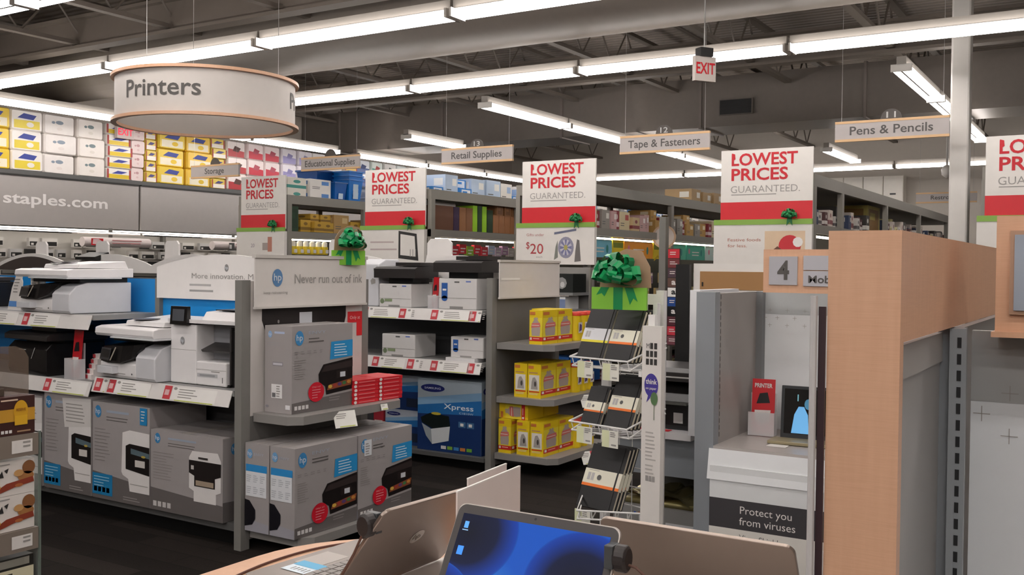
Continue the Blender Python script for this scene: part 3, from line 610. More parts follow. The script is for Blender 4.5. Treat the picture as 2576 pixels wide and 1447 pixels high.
# ================================================================ printer gondola and its end display
def hplogo(f, x, y, r, m=None, h=.0015):
    f.disc(x, y, r * .8, r, m or M('#3f8fc9', .5), h, 18); f.text('hp', x - r * .58, y - r * .3, r * .8, M('#d5dde3'), r * 1.16, h + .001, .01)
SILV = M('#b4b0ae', .45); SILD = M('#6b6664', .5); INK = M('#5f5b58', .6)
def icons(f, x, y, s, n=4, m=None):
    for i in range(n): f.r(x + i * s * 1.35, y, x + i * s * 1.35 + s, y + s, m or M('#dcdad8'), .002)
def price_strip(b, x0, x1, y, z, reds, seed=0):
    v = [(x0, y - .03, z - .085), (x1, y - .03, z - .085), (x1, y, z), (x0, y, z)]
    b.add(v + [(p[0], p[1] + .004, p[2]) for p in v], [(0, 1, 2, 3), (7, 6, 5, 4), (0, 4, 5, 1), (3, 2, 6, 7), (0, 3, 7, 4), (1, 5, 6, 2)], M('#e2dfdc', .4))
    f = b.face((x0, y - .031, z - .085), EX, (0, .03, .085)); W = x1 - x0; rr = random.Random(seed)
    for u, wd in reds:
        f.r(u, .008, u + .06, .082, M('#c9434b'), .001); f.r(u + .01, .03, u + .045, .06, M('#e2b9b9'), .002)
        f.r(u + .065, .008, u + .065 + wd, .08, M('#efede9'), .001); f.disc(u + .09, .07, .015, .008, GTXT, .002, 8)
        f.lines(u + .12, .065, wd * .5, 4, .014, .005, GTXT, .002, seed); f.r(u + .1, .004, u + .05 + wd, .009, M('#c5cf5a'), .002)
t = T('printer_gondola', 'long grey shelf unit with blue back panel displaying printers at the left', 'shelf unit')
X0 = -7.6; XE = -3.96; YC = 4.13
b = MB(); b.box(X0, XE, YC - .02, YC + .02, .1, 1.405, M('#5b5a5c', .5)); f = b.face((X0, YC - .02, 0), EX, EZ)
for a, c in ((X0, -6.37), (-6.31, -5.13), (-5.11, XE)): f.r(a - X0, .84, c - X0, 1.40, BLUE if a > -5.2 else M('#1789d6', .5), .002)
f.r(0, .1, -5.14 - X0, .8, M('#123a78', .5), .002)
P('back_panel', b, t, 'blue back panel')
for x in (-6.34, -5.12): P('upright', MB().box(x - .02, x + .02, YC - .05, YC - .02, 0, 1.41, STEEL), t)
P('base_deck', MB().box(X0, XE, 3.66, YC, .09, .13, DGREY).box(X0, XE, 3.72, 3.74, 0, .09, BLACK), t)
for x0, x1, z in ((X0, -5.13, 1.19), (X0, -5.13, .80), (-5.11, -3.96, .835)):
    SH = P('shelf', MB().box(x0, x1, 3.64, YC - .02, z - .03, z, GREY), t)
    b = MB(); price_strip(b, max(x0, -7.2), x1 - .01, 3.64, z, {1.19: ((.45, .2), (.98, .3), (1.4, .3)), .80: ((.9, .2), (1.62, .35)), .835: ((.02, .04), (.14, .3), (.62, .35))}[z], int(z * 9))
    P('price_strip', b, SH, 'white price strip with red tags')

def arch_pts(wd, h0, h1, n=18): return [(0, 0), (wd, 0)] + [(wd - wd * k / n, h0 + (h1 - h0) * math.sin(PI * k / n) ** .9) for k in range(n + 1)]
def arch(name, label, x0, y, z, wd, h0, h1, col, deco=None, grp='arched white header boards'):
    b = MB(); b.face((0, 0, 0), EX, EZ).poly(arch_pts(wd, h0, h1), col, -.02, t=.02); f = b.face((0, 0, 0), EX, EZ)
    if deco: deco(f)
    return one(name, b, label, 'header board', grp, loc=(x0, y, z))
AW = M('#ece9e6', .5)
def d_hp(f):
    hplogo(f, .62, .19, .022, M('#8d8b8a')); f.text('More innovation. More success.', .32, .125, .032, GTXT, .85, .002); f.lines(.3, .08, .2, 1, .03, .012, M('#b5b3b2')); f.lines(.3, .045, .22, 1, .03, .012, M('#a5a3a2'))
arch('header_board', 'arched white board reading More innovation at the end of the printer shelves', -5.118, 4.075, 1.285, 1.17, .19, .27, AW, d_hp)
def d_blk(f): f.poly([(p[0] * .94 + .06, p[1] * .86 + .0) for p in arch_pts(1.35, .02, .17)], M('#3a2f2c', .4), .002)
arch('header_board', 'arched board with black field behind the printers at the far left', -10.75, 6.375, 1.41, 1.42, .04, .18, AW, d_blk)
def d_gr(f): f.lines(.5, .13, .25, 1, .03, .008, GTXT)
for i, px_ in enumerate((-8.7, -7.45, -6.35, -5.45, -4.45)):
    wd = (1.36, 1.2, 1.05, 1.05, .92)[i]
    arch('header_board', ('arched white board behind the tall white printer at left', 'arched white board just behind the More innovation board', 'arched white board behind the green gift bow', 'arched white board over the far laser printers', 'arched white board behind the tallest black scanner top')[i], px_ - wd / 2 - (0, .02, .03, 0, 0)[i], 6.35 - .02 * (i % 2), 1.40, wd, .06, .185, AW, None)
for i, x in enumerate((-10.1, -9.05, -7.97, -5.82, -4.74)):
    b = MB(); hw = .1 if i < 4 else .12
    b.face((0, 0, 0), EX, EZ).poly([(-hw * 1.3, 0), (hw * 1.3, 0), (hw * 1.15, .13), (hw, .2), (hw, .29), (hw * .7, .325), (-hw * .7, .325), (-hw, .29), (-hw, .2), (-hw * 1.15, .13)], AW, -.02, t=.02)
    one('divider_tab', b, ('rounded white divider tab beside the black arched board', 'rounded white divider tab left of the white arched board', 'rounded white divider tab right of the white arched board', 'rounded white divider tab just left of the dark green bow', 'big rounded white divider tab above the laser printers')[i], 'divider', 'rounded divider tabs', loc=(x, 6.52, 1.395))
# second gondola
t2 = T('printer_gondola', 'grey shelf unit with laser printers and blue cartons behind the end display', 'shelf unit')
b = MB(); b.box(-10.8, -3.96, 6.48, 6.52, .1, 1.40, M('#4a4b4e', .55)); b.face((-10.8, 6.48, 0), EX, EZ).r(5.6, 1.19, 6.84, 1.39, M('#e3e1de', .5), .002); P('back_panel', b, t2)
P('arch_rail', MB().box(-10.6, -4.7, 6.38, 6.42, 1.37, 1.40, STEEL).box(-10.6, -10.56, 6.42, 6.48, 1.37, 1.4, STEEL).box(-4.74, -4.7, 6.42, 6.48, 1.37, 1.4, STEEL), t2)
P('base_deck', MB().box(-10.8, -3.96, 6.02, 6.48, .07, .1, DGREY).box(-10.8, -3.96, 6.08, 6.1, 0, .07, BLACK), t2)
for z in (1.178, .797): P('shelf', MB().box(-8.5, -3.96, 5.99, 6.48, z - .03, z, GREY), t2)
b = MB(); price_strip(b, -5.13, -3.965, 5.99, 1.18, ((.05, .3), (.42, .05), (.72, .3), (1.06, .04)), 5); P('price_strip', b, t2, 'price strip with red tags')
b = MB(); price_strip(b, -5.13, -3.965, 5.99, .80, ((.16, .25), (.5, .05), (.72, .28), (1.05, .05)), 6); P('price_strip', b, t2, 'price strip with red tags')

def endcap(y0, y1, poster, label, shelves):
    t = T('end_display', label, 'shelf unit')
    for y in (y0 - .03, y1 - .03): P('upright_post', MB().box(-3.955, -3.905, y, y + .06, 0, 1.415, M('#84827e', .4)), t)
    b = MB(); b.box(-3.93, -3.905, y0 + .03, y1 - .03, .05, 1.41, M('#6e6c69', .5)); f = b.face((-3.905, y0 + .03, 0), EY, EZ)
    if poster:
        W = y1 - y0 - .06; f.r(0, .70, W, 1.41, M('#d2cdc9'), .001)
        # big black printer picture
        f.poly([(.08, 1.27), (.08, 1.2), (.13, 1.08), (.3, .98), (.64, .98), (.70, 1.06), (.745, 1.2), (.745, 1.285)], M('#201b1b', .35), .002)
        f.r(.36, 1.17, .46, 1.235, M('#c9ccd2'), .003); f.disc(.2, 1.19, .008, .01, M('#8d8a88'), .003, 8)
        f.r(.76, 1.16, W, 1.225, M('#d8222a'), .003); f.text('Only at', .78, 1.18, .02, M('#f0c9c9'), .09, .004); f.r(.84, 1.08, W, 1.16, M('#d8222a'), .003)
    P('back_panel', b, t)
    for z, x1, ya in shelves:
        c = .06
        P('display_shelf', MB().ext([(-3.9, ya), (x1 + c, ya), (x1, ya + c), (x1, y1 + .02 - c), (x1 + c, y1 + .02), (-3.9, y1 + .02)][::-1] if False else [(-3.9, ya), (x1 - c, ya), (x1, ya + c), (x1, y1 + .02 - c), (x1 - c, y1 + .02), (-3.9, y1 + .02)], z - .045, z, M('#8f8c89', .4), 'z'), t)
    return t
endcap(3.67, 4.62, 1, 'end display with tall posts under the Never run out of ink banner', ((.715, -3.60, 3.72), (.108, -3.50, 3.70)))
endcap(6.06, 7.0, 0, 'end display of yellow boxes under the blank white banner', ((.945, -3.45, 6.09), (.555, -3.45, 6.09), (.145, -3.40, 6.07)))
def ebanner(y0, label, txt):
    t = T('end_banner', label, 'banner', (-3.88, y0, 1.272))
    b = MB(); b.box(0, .008, 0, .89, 0, .27, M('#dcd7d2', .5)); f = b.face((.008, 0, 0), EY, EZ)
    if txt:
        hplogo(f, .16, .155, .048, M('#5a86b5')); f.text('keep reinventing', .06, .07, .014, GTXT, .175, .002); f.text('Never run out of ink', .29, .125, .05, GTXT, .56, .002, .004)
    else: f.r(.02, .13, .28, .145, M('#f3f0ec'), .002)
    P('banner_panel', b, t); P('banner_clip', MB().box(-.01, .016, -.004, .894, .26, .278, M('#cfcac4', .3)), t); P('banner_clip', MB().box(-.004, .014, -.002, .892, -.008, .004, M('#cfcac4', .3)), t)
ebanner(3.70, 'white banner reading Never run out of ink with round blue logo', 1)
ebanner(6.075, 'blank white banner above the yellow boxes', 0)

# HP cartons
def art_env(f, W, H, seed=0, sticker=False):
    f.poly([(0, 0), (W, 0), (W, H * .17), (0, H * .12)], SILD); hplogo(f, W * .115, H * .86, H * .085)
    f.text('ENVY', W * .26, H * .9, H * .035, M('#a9b5c4'), W * .28, .002); f.lines(W * .26, H * .84, W * .26, 2, H * .035, H * .012, INK, .002, seed)
    for i in range(5): f.lines(W * .04 + i * W * .1, H * .7, W * .06, 2, H * .022, H * .008, M('#8f8c8a'), .002, i)
    f.lines(W * .04, H * .6, W * .18, 9, H * .026, H * .009, M('#948f8c'), .002, seed + 1)
    f.poly([(W * .61, H * .58), (W, H * .6), (W, H * .8), (W * .63, H * .79)], M('#2797d6', .5), .002); f.lines(W * .68, H * .745, W * .26, 5, H * .032, H * .012, M('#c9e6f6'), .003, 3)
    f.poly([(W * .42, H * .42), (W * .5, H * .53), (W, H * .58), (W, H * .2), (W * .55, H * .17), (W * .53, H * .27), (W * .43, H * .33)], M('#1c1616', .35), .002)
    f.poly([(W * .46, H * .44), (W * .52, H * .51), (W, H * .55), (W, H * .47)], M('#39302f', .3), .003)
    f.r(W * .72, H * .35, W * .9, H * .44, M('#2c2423', .3), .003); f.r(W * .78, H * .36, W * .87, H * .42, M('#d5d8de'), .004)
    f.poly([(W * .56, H * .22), (W * .97, H * .25), (W * .99, H * .33), (W * .58, H * .28)], M('#8a4a2c'), .004)
    for i, c in enumerate(('#d8b04a', '#a63a2c', '#5c3a78', '#3f7a44', '#c9873a')): f.disc(W * (.61 + .08 * i), H * (.26 + .008 * i), W * .035, H * .022, M(c), .005, 8)
    f.disc(W * .38, H * .22, W * .13, H * .115, M('#d3122c', .5), .005, 24); f.text('ONLY AT', W * .31, H * .27, H * .018, M('#f0b9b9'), W * .14, .006); f.lines(W * .31, H * .24, W * .14, 4, H * .03, H * .01, M('#e88a90'), .006, 2)
    icons(f, W * .04, H * .04, H * .045); f.lines(W * .6, H * .12, W * .26, 2, H * .03, H * .01, M('#8f8a88'), .002, 4)
    if sticker: f.r(W * .1, H * .74, W * .23, H * .93, M('#dfe3e6'), .003); f.lines(W * .12, H * .88, W * .08, 5, H * .03, H * .01, GTXT, .004, 1)
def side_base(f, W, H):
    hplogo(f, W * .2, H * .88, H * .055, M('#6fa3cf')); f.text('ENVY', W * .38, H * .865, H * .03, M('#a9b5c4'), W * .4, .002)
    f.r(W * .04, H * .68, W * .92, H * .76, M('#2e8fd0'), .002); f.r(W * .04, H * .4, W * .9, H * .68, M('#e3e6ea'), .002)
    for r_ in range(2):
        for c_ in range(3): f.lines(W * (.08 + .28 * c_), H * (.63 - .13 * r_), W * .2, 4, H * .022, H * .008, M('#b4b8c0'), .003, c_)
    f.poly([(0, H * .36), (W * .2, H * .35), (W * .45, H * .25), (W * .44, H * .15), (W * .32, H * .08), (0, H * .05)], M('#17161c', .35), .003); f.poly([(0, 0), (W, 0), (W, H * .1), (0, H * .14)], M('#a3a2aa'), .0015)
def side_shelf(f, W, H):
    hplogo(f, W * .2, H * .9, H * .04, M('#8fb4dc')); f.lines(W * .36, H * .91, W * .4, 1, .02, H * .025, M('#b3c2dc')); f.lines(W * .1, H * .8, W * .5, 2, H * .025, H * .006, M('#a09fa4'))
    f.r(W * .3, H * .54, W * .68, H * .585, M('#8e8d92'), .001); f.r(W * .32, H * .55, W * .66, H * .575, M('#c9c9cf'), .002)
    f.r(W * .26, H * .17, W * .66, H * .33, M('#ecebea'), .002); f.lines(W * .45, H * .3, W * .18, 5, H * .028, H * .012, GTXT, .003, 4); f.r(W * .29, H * .18, W * .42, H * .23, M('#6b6b6d'), .003)
    f.r(W * .78, H * .05, W * .95, H * .1, M('#e3e3e6'), .002); f.disc(W * .1, H * .07, W * .06, H * .015, M('#8a8a90'), .002, 8)
def carton_hp(wd, dp, h, c, fx=None, fy=None, tape=True):   # wd along x, dp along y
    b = MB(); b.box(0, wd, 0, dp, 0, h, c)
    if fx: fx(b.face((wd, 0, 0), EY, EZ), dp, h)
    if fy: fy(b.face((0, 0, 0), EX, EZ), wd, h)
    if tape: b.face((0, 0, h), EX, EY).r(wd * .45, 0, wd * .55, dp, M('#a8a29c', .3)); 
    return b
CG = M('#a5a09f', .45)
one('printer_carton', carton_hp(.195, .475, .46, CG, lambda f, W, H: art_env(f, W, H, 1), side_shelf), 'grey printer carton standing on the end display shelf', 'carton', 'grey printer cartons', loc=(-3.89, 3.79, .716))
for i, y in enumerate((3.655, 4.14)):
    for j, x in enumerate((-3.725 - .175, -3.72)):
        one('printer_carton', carton_hp(.172, .475, .46, CG, (lambda f, W, H, i=i: art_env(f, W, H, 2 + i, i == 1)) if j else None, side_base), ('near grey printer carton on the base of the end display, %s', 'far grey printer carton on the base of the end display, %s')[i] % ('against the back panel', 'front row')[j], 'carton', 'grey printer cartons', loc=(x, y + .01, .109))
for s_ in range(2):
    for k in range(6):
        b = MB(); b.box(0, .2, 0, .2, 0, .021, M('#d5222e', .45)); f = b.face((.2, 0, 0), EY, EZ); f.disc(.015, .01, .012, .009, WHITE, .001, 10); f.r(.04, .007, .17, .011, M('#e88a8a')); f = b.face((0, 0, 0), EX, EZ); f.disc(.1, .01, .02, .008, WHITE, .001, 10)
        one('ink_offer_pack', b, 'flat red pack in the %s stack beside the grey carton, %s from the bottom' % (('nearer', 'farther')[s_], ORD[k]), 'pack', 'flat red packs on the end display', loc=(-3.88 + .01 * s_, 4.275 + s_ * .208 + (k % 2) * .003, .716 + k * .0225), rot=(0, 0, R(-4)))
def tagcard(name, label, loc, rz, w_=.1, h_=.085, red=False, tilt=.35):
    b = MB(); b.box(-w_ / 2, w_ / 2, 0, .002, -h_, 0, TAGW); f = b.face((-w_ / 2, 0, -h_), EX, EZ); f.lines(w_ * .1, h_ * .8, w_ * .5, 3, h_ * .12, h_ * .05, GTXT); f.r(w_ * .2, .003, w_ * .9, .008, M('#c5cf5a'))
    if red: f.r(w_ * .68, 0, w_, h_, M('#c9434b'), .002); f.r(w_ * .74, h_ * .3, w_ * .94, h_ * .5, WHITE, .003)
    return one(name, b, label, 'price card', 'price cards on display shelves', loc=loc, rot=(-tilt, 0, rz))
tagcard('price_card', 'large pale price card hanging below the grey carton shelf', (-3.592, 4.08, .71), R(75), .14, .09)
tagcard('price_card', 'small pale price card under the flat red packs', (-3.592, 4.42, .71), R(80), .05, .035)

# left bank cartons
def pic_mfp(f, x, y, w_, h_, cut=1):      # white multifunction printer picture
    f.poly([(x, y + h_ * .3), (x + w_ * .04, y + h_ * .95), (x + w_ * .3, y + h_), (x + w_, y + h_ * .98), (x + w_, y), (x + w_ * .3, y), (x + w_ * .25, y + h_ * .2), (x + w_ * .05, y + h_ * .25)], M('#e6e3e1'), .002)
    f.poly([(x + w_ * .16, y + h_ * .36), (x + w_ * .16, y + h_ * .74), (x + w_ * .3, y + h_ * .78), (x + w_, y + h_ * .76), (x + w_, y + h_ * .3)], M('#1f1b1a', .35), .003)
    f.r(x + w_ * .5, y + h_ * .42, x + w_ * .85, y + h_ * .53, M('#d6d1cb'), .004); f.poly([(x + w_ * .35, y + h_ * .62), (x + w_, y + h_ * .58), (x + w_, y + h_ * .66), (x + w_ * .35, y + h_ * .71)], M('#5d7078'), .004); f.disc(x + w_ * .8, y + h_ * .6, w_ * .08, h_ * .02, M('#b5a04a'), .005, 8)
    f.lines(x + w_ * .32, y + h_ * .12, w_ * .68, 1, .01, h_ * .01, GTXT, .004)
def art_left(f, W, H, kind):
    f.poly([(0, 0), (W, 0), (W, H * .2), (0, H * .28)], SILD); hplogo(f, W * .1, H * .9, H * .065, M('#3a87bd'))
    f.lines(W * .25, H * .9, W * .42, 1, .02, H * .025, M('#9fabbb')); f.lines(W * .25, H * .85, W * .4, 2, H * .03, H * .008, INK); f.lines(W * .04, H * .72, W * .3, 10, H * .036, H * .007, M('#8d8885'), .002, kind)
    if kind < 2:
        f.r(0, H * .04, W * .36, H * .26, M('#1f7fb3', .5), .002); icons(f, W * .03, H * .07, W * .055, 4); f.lines(W * .03, H * .22, W * .28, 4, H * .03, H * .008, M('#a3cfe6'), .003, 2)
        pic_mfp(f, W * .52, H * .13, W * .48, H * .62)
        if kind == 0: f.poly([(W * .4, H * .96), (W, H * .98), (W, H * .7), (W * .45, H * .66)], M('#d9d6d3'), .0025); f.lines(W * .48, H * .9, W * .4, 6, H * .035, H * .01, GTXT, .003, 5)
        else: f.r(W * .84, H * .82, W * .96, H * .99, M('#2286c0'), .003); f.lines(W * .86, H * .95, W * .07, 4, H * .03, H * .01, WHITE, .004)
        f.lines(W * .55, H * .06, W * .35, 2, H * .025, H * .008, M('#a5a09d'), .002, 3)
    else:
        x, y, w_, h_ = W * .55, H * .2, W * .43, H * .62
        f.poly([(x, y + h_ * .25), (x, y + h_ * .85), (x + w_ * .1, y + h_ * .98), (x + w_ * .9, y + h_), (x + w_, y + h_ * .85), (x + w_, y + h_ * .25), (x + w_ * .85, y + h_ * .2), (x + w_ * .85, y), (x + w_ * .15, y + .0), (x + w_ * .15, y + h_ * .2)], M('#e4e1df'), .002)
        f.poly([(x, y + h_ * .55), (x, y + h_ * .8), (x + w_, y + h_ * .8), (x + w_, y + h_ * .55), (x + w_ * .82, y + h_ * .5), (x + w_ * .82, y + h_ * .3), (x + w_ * .17, y + h_ * .3), (x + w_ * .17, y + h_ * .5)], M('#241f1e', .35), .003)
        f.r(x + w_ * .07, y + h_ * .62, x + w_ * .16, y + h_ * .7, M('#c9c5c1'), .004); f.r(x + w_ * .22, y + h_ * .32, x + w_ * .78, y + h_ * .42, M('#ab9a86'), .004); f.r(x + w_ * .3, y + h_ * .84, x + w_ * .6, y + h_ * .88, M('#3a3533'), .004)
        icons(f, W * .04, H * .05, W * .05, 4, M('#cfccca'))
for i, (x, wd, h, kd, lb) in enumerate(((-5.59, .455, .58, 0, 'tall grey printer carton at the left with a large white strip on top'), (-5.12, .505, .56, 1, 'tall grey printer carton in the middle of the bottom shelf with blue corner tab'), (-4.605, .575, .445, 2, 'shorter grey printer carton next to the end post on the bottom shelf'))):
    b = carton_hp(wd, .4, h, CG, (lambda f, W, H: (hplogo(f, W * .2, H * .86, H * .07), f.poly([(0, 0), (W, 0), (W, H * .2), (0, H * .24)], SILD))) if kd == 2 else None, lambda f, W, H, kd=kd: art_left(f, W, H, kd))
    one('printer_carton', b, lb, 'carton', 'grey printer cartons', loc=(x, 3.63, .131))
one('printer_carton', carton_hp(.45, .4, .55, CG, None, lambda f, W, H: art_left(f, W, H, 0)), 'grey printer carton mostly hidden behind the snack boxes', 'carton', 'grey printer cartons', loc=(-6.06, 3.63, .131))

# printers
PB = M('#eceaea', .3); PB2 = M('#d6d7db', .35); DK = M('#1d1b1b', .25); DK2 = M('#2f2c2b', .35)
def officejet(label, loc, rz, s=1):
    t = T('inkjet_printer', label, 'printer', loc, rz, 'printers on the shelves')
    b = MB()
    b.ext([(0, 0), (-.01, .02), (-.01, .095), (.02, .115), (.38, .12), (.38, 0)], 0, .33, PB)
    b.ext([(.0, 0), (-.012, .02), (-.012, .14), (.03, .20), (.1, .225), (.38, .225), (.38, 0)], .33, .50, PB2)
    pts = [(.5 * 0 + .33, 0)]
    b.box(0, .33, .2, .38, .12, .225, PB2)
    f = b.face((0, -.012, 0), EX, EZ); f.r(.12, .03, .24, .034, GTXT, .0015); f.disc(.30, .035, .006, .006, DGREY, .002, 8)
    P('body', b, t, bevel=.006)
    b = MB(); n = 8       # sweeping dark control panel
    ring = lambda x, zt, zb, y: [(x, y, zb), (x, y + .02, zt), (x, y + .17, zt + .02), (x, y + .17, zb)]
    b.loft([ring(-.012, .19, .10, .0), ring(.1, .2, .095, -.03), ring(.22, .205, .1, -.035), ring(.3, .212, .13, -.02), ring(.36, .222, .19, .0)], DK)
    f = b.face((.03, -.022, .112), (.98, -.16, 0), (0, .22, 1)); f.r(0, .0, .12, .075, M('#3a3a3e', .2), .012); f.r(.01, .012, .11, .065, M('#17181c', .1), .013); f.poly([(.135, .0), (.15, .0), (.185, .085), (.17, .085)], M('#a59b8f', .3), .016)
    P('control_panel', b, t, 'dark glossy control panel')
    b = MB(); b.box(.02, .49, .06, .36, .225, .262, M('#17181b', .5)); P('output_bay', b, t, 'dark output bay')
    b = MB(); b.ext([(-.03, .262), (-.04, .28), (-.035, .315), (.0, .325), (.38, .33), (.38, .262)], -.01, .52, PB); b.box(.14, .53, -.045, .3, .252, .262, PB2); P('scanner_lid', b, t, bevel=.005)
    b = MB(); b.ext([(.04, .33), (.05, .36), (.34, .385), (.36, .33)], .16, .50, PB); b.lathe([(.07, 0), (.075, .004)], M('#59575a', .4), 20, (.27, .1, .368)); P('document_feeder', b, t, bevel=.004)
    b = MB(); b.box(.03, .17, -.05, .0, .03, .075, PB2); P('paper_tray', b, t, bevel=.003)
    t.scale = s; return t
officejet('white inkjet printer with sweeping dark panel on the upper left shelf', (-5.88, 3.665, 1.192), R(-4), (1.12, 1.05, .82))
officejet('white inkjet printer with sweeping dark panel on the lower shelf beside the taller one', (-5.085, 3.665, .837), R(-4), (1.06, 1.02, .92))
t = T('office_printer', 'tall white office printer with small touchscreen beside the end post', 'printer', (-4.53, 3.70, .838))
b = MB(); b.box(0, .21, 0, .38, 0, .325, PB); b.box(.21, .445, 0, .38, 0, .13, PB); b.box(.21, .50, .12, .38, .13, .325, M('#8f9094', .5)); b.box(.445, .46, .02, .38, 0, .32, DK2)
f = b.face((0, 0, 0), EX, EZ); hplogo(f, .10, .235, .022, M('#8d8d8f')); f.r(.0, .185, .21, .187, GTXT); f.r(.22, .045, .38, .065, M('#bfc0c2')); f.r(.24, .05, .36, .06, M('#9c9da0'), .002); f.r(.21, .085, .445, .087, GTXT); f.r(.415, .02, .42, .05, DGREY); f.lines(.33, .075, .07, 1, .01, .005, GTXT)
P('body', b, t, bevel=.008)
P('output_tray', MB().ext([(.02, .19), (.2, .255), (.2, .23), (.03, .178)], .225, .46, DK2), t, 'black tilted output tray'); P('dark_base', MB().box(.01, .46, .01, .38, -.001, .012, BLACK).box(.462, .475, .03, .38, 0, .3, BLACK), t)
P('scanner_lid', MB().box(-.01, .52, -.01, .38, .335, .355, PB).ext([(.05, .355), (.08, .395), (.36, .41), (.38, .355)], .2, .55, PB).box(.25, .5, .1, .3, .403, .408, DK), t)
b = MB(); b.ext([(-.03, .325), (-.022, .425), (-.002, .425), (.0, .325)], .03, .165, DK); b.face((.05, -.0295, .335), EX, (0, .08, 1)).r(0, .01, .095, .075, M('#56595f', .15), .002); P('touchscreen', b, t, 'small dark touchscreen')
t = T('black_printer', 'black inkjet printer in shadow on the lower left shelf', 'printer', (-6.05, 3.69, .80), R(-5))
P('body', MB().ext([(0, 0), (-.01, .03), (-.01, .16), (.03, .2), (.38, .2), (.38, 0)], 0, .46, DK), t, bevel=.006); P('scanner_lid', MB().ext([(-.03, .215), (-.03, .245), (.0, .26), (.36, .27), (.38, .215)], -.01, .5, DK2).box(.12, .42, .08, .33, .262, .3, DK2), t, bevel=.005)
P('support', MB().box(.02, .46, .1, .38, .2, .215, BLACK), t)
b = MB(); f = b.face((.14, -.012, .15), EX, EZ); f.r(0, 0, .09, .004, LGREY, .001); f.poly([(.15, -.05), (.155, -.05), (.2, .02), (.193, .02)], LGREY, .001); P('trim_line', b, t)
t = T('black_printer', 'black printer at the left edge of the upper shelf', 'printer', (-7.0, 3.71, 1.192), R(-5))
P('body', MB().ext([(0, 0), (-.01, .03), (-.01, .12), (.06, .17), (.36, .17), (.36, 0)], 0, .42, DK), t, bevel=.006); P('scanner_lid', MB().box(.0, .42, .02, .36, .175, .2, DK2), t); P('support', MB().box(.02, .4, .1, .34, .168, .178, BLACK), t)
t = T('black_printer', 'black scanner printer on top row behind the white inkjet printer', 'printer', (-9.35, 6.26, 1.405), 0)
P('body', MB().ext([(0, 0), (0, .1), (.2, .12), (.2, 0)], 0, .62, DK2), t, bevel=.005); P('document_feeder', MB().ext([(.02, .12), (.02, .15), (.18, .2), (.2, .12)], .2, .52, BLACK), t)
# display cards
t = T('promo_card', 'white bottle shaped promo card left of the upper white printer', 'card', (-6.08, 3.70, 1.193), R(-5))
b = MB(); b.face((0, 0, 0), EX, (0, .15, 1)).poly([(0, 0), (.17, 0), (.15, .1), (.135, .18), (.12, .2), (.12, .24), (.05, .25), (.04, .2), (.015, .14)], WHITE, 0, t=.006).r(.01, .02, .16, .055, M('#5b8fd0'), .008).lines(.04, .19, .07, 5, .02, .008, GTXT, .008); P('card_panel', b, t)
t = T('leaflet_holder', 'clear leaflet holder with white cards behind the bottle shaped promo card', 'leaflet holder', (-5.93, 3.72, 1.193), R(-5))
b = MB(); b.box(0, .12, .0, .05, 0, .12, M('#e9eef2', .05, alpha=.35)).box(0, .12, .045, .05, .12, .27, M('#e9eef2', .05, alpha=.35)); P('holder', b, t); b = MB(); b.box(.01, .1, .03, .036, .01, .25, M('#d9d3c9')); b.face((.01, .03, .01), EX, EZ).lines(.01, .2, .07, 8, .022, .009, GTXT); P('leaflet', b, t)
def leaflet(label, loc, rz, s=1.0, title='', n=1):
    t = T('leaflet_holder', label, 'leaflet holder', loc, rz)
    b = MB(); a = M('#f2f4f6', .04, alpha=.45); b.box(0, .1, -.03, -.028, 0, .09, a).box(0, .1, .02, .022, 0, .16, a).box(0, .002, -.028, .02, 0, .09, a).box(.098, .1, -.028, .02, 0, .09, a); P('holder', b, t)
    b = MB(); b.ext([(-.004, .005), (.0, .005), (.018, .215), (.014, .215)], .006, .094, M('#d2222c', .4)); f = b.face((.006, -.0045, .005), EX, (0, .0857, 1))
    if title: f.text(title, .01, .178, .016, WHITE, .068, .002, .03)
    f.poly([(.018, .115), (.03, .155), (.06, .16), (.07, .12)], M('#1d1c1e'), .002); f.poly([(.012, .09), (.074, .092), (.07, .05), (.045, .035), (.014, .05)], WHITE, .003)
    if title: f.text('square', .02, .072, .014, M('#6a6a6e'), .046, .004, .02); f.text('trade', .024, .052, .014, M('#6a6a6e'), .036, .004, .02)
    P('leaflet', b, t, 'red leaflet'); t.scale = (s, s, s)
leaflet('red leaflet in a clear holder beside the black printer on the lower shelf', (-5.43, 3.70, .80), R(-12), 1.35)
leaflet('red leaflet in a clear holder between the two far laser printers', (-4.50, 6.1, 1.178), R(-30), 1.1)
leaflet('red PRINTER leaflet in a bright clear holder by the small laptop', (-1.245, 3.78, .858), R(5), 1.0, 'PRINTER')
t = T('step_display', 'small white stepped card tower with red tags on the lower left shelf', 'card', (-5.33, 3.72, .80), R(-12))
b = MB()
for k in range(5): b.box(.0 + .008 * k, .1, .012 * k, .1, .03 * k, .03 * k + .03, M('#e6dedb')); b.face((.0, .012 * k, .03 * k), EX, EZ).r(.01, .004, .05, .026, M('#c9434b'), .001)
P('steps', b, t)
t = T('promo_card', 'small white card with printer picture left of the lower white printer', 'card', (-5.10, 3.70, .80), R(-10))
b = MB(); b.box(0, .075, 0, .02, .035, .2, M('#e3e1d9')); f = b.face((0, 0, .035), EX, EZ); f.poly([(.01, .06), (.06, .07), (.065, .11), (.03, .14), (.012, .12)], SOFTBLK); f.r(.0, .0, .075, .02, M('#d9a9a9')); b.box(0, .09, 0, .03, 0, .035, TAGW); P('card_panel', b, t)

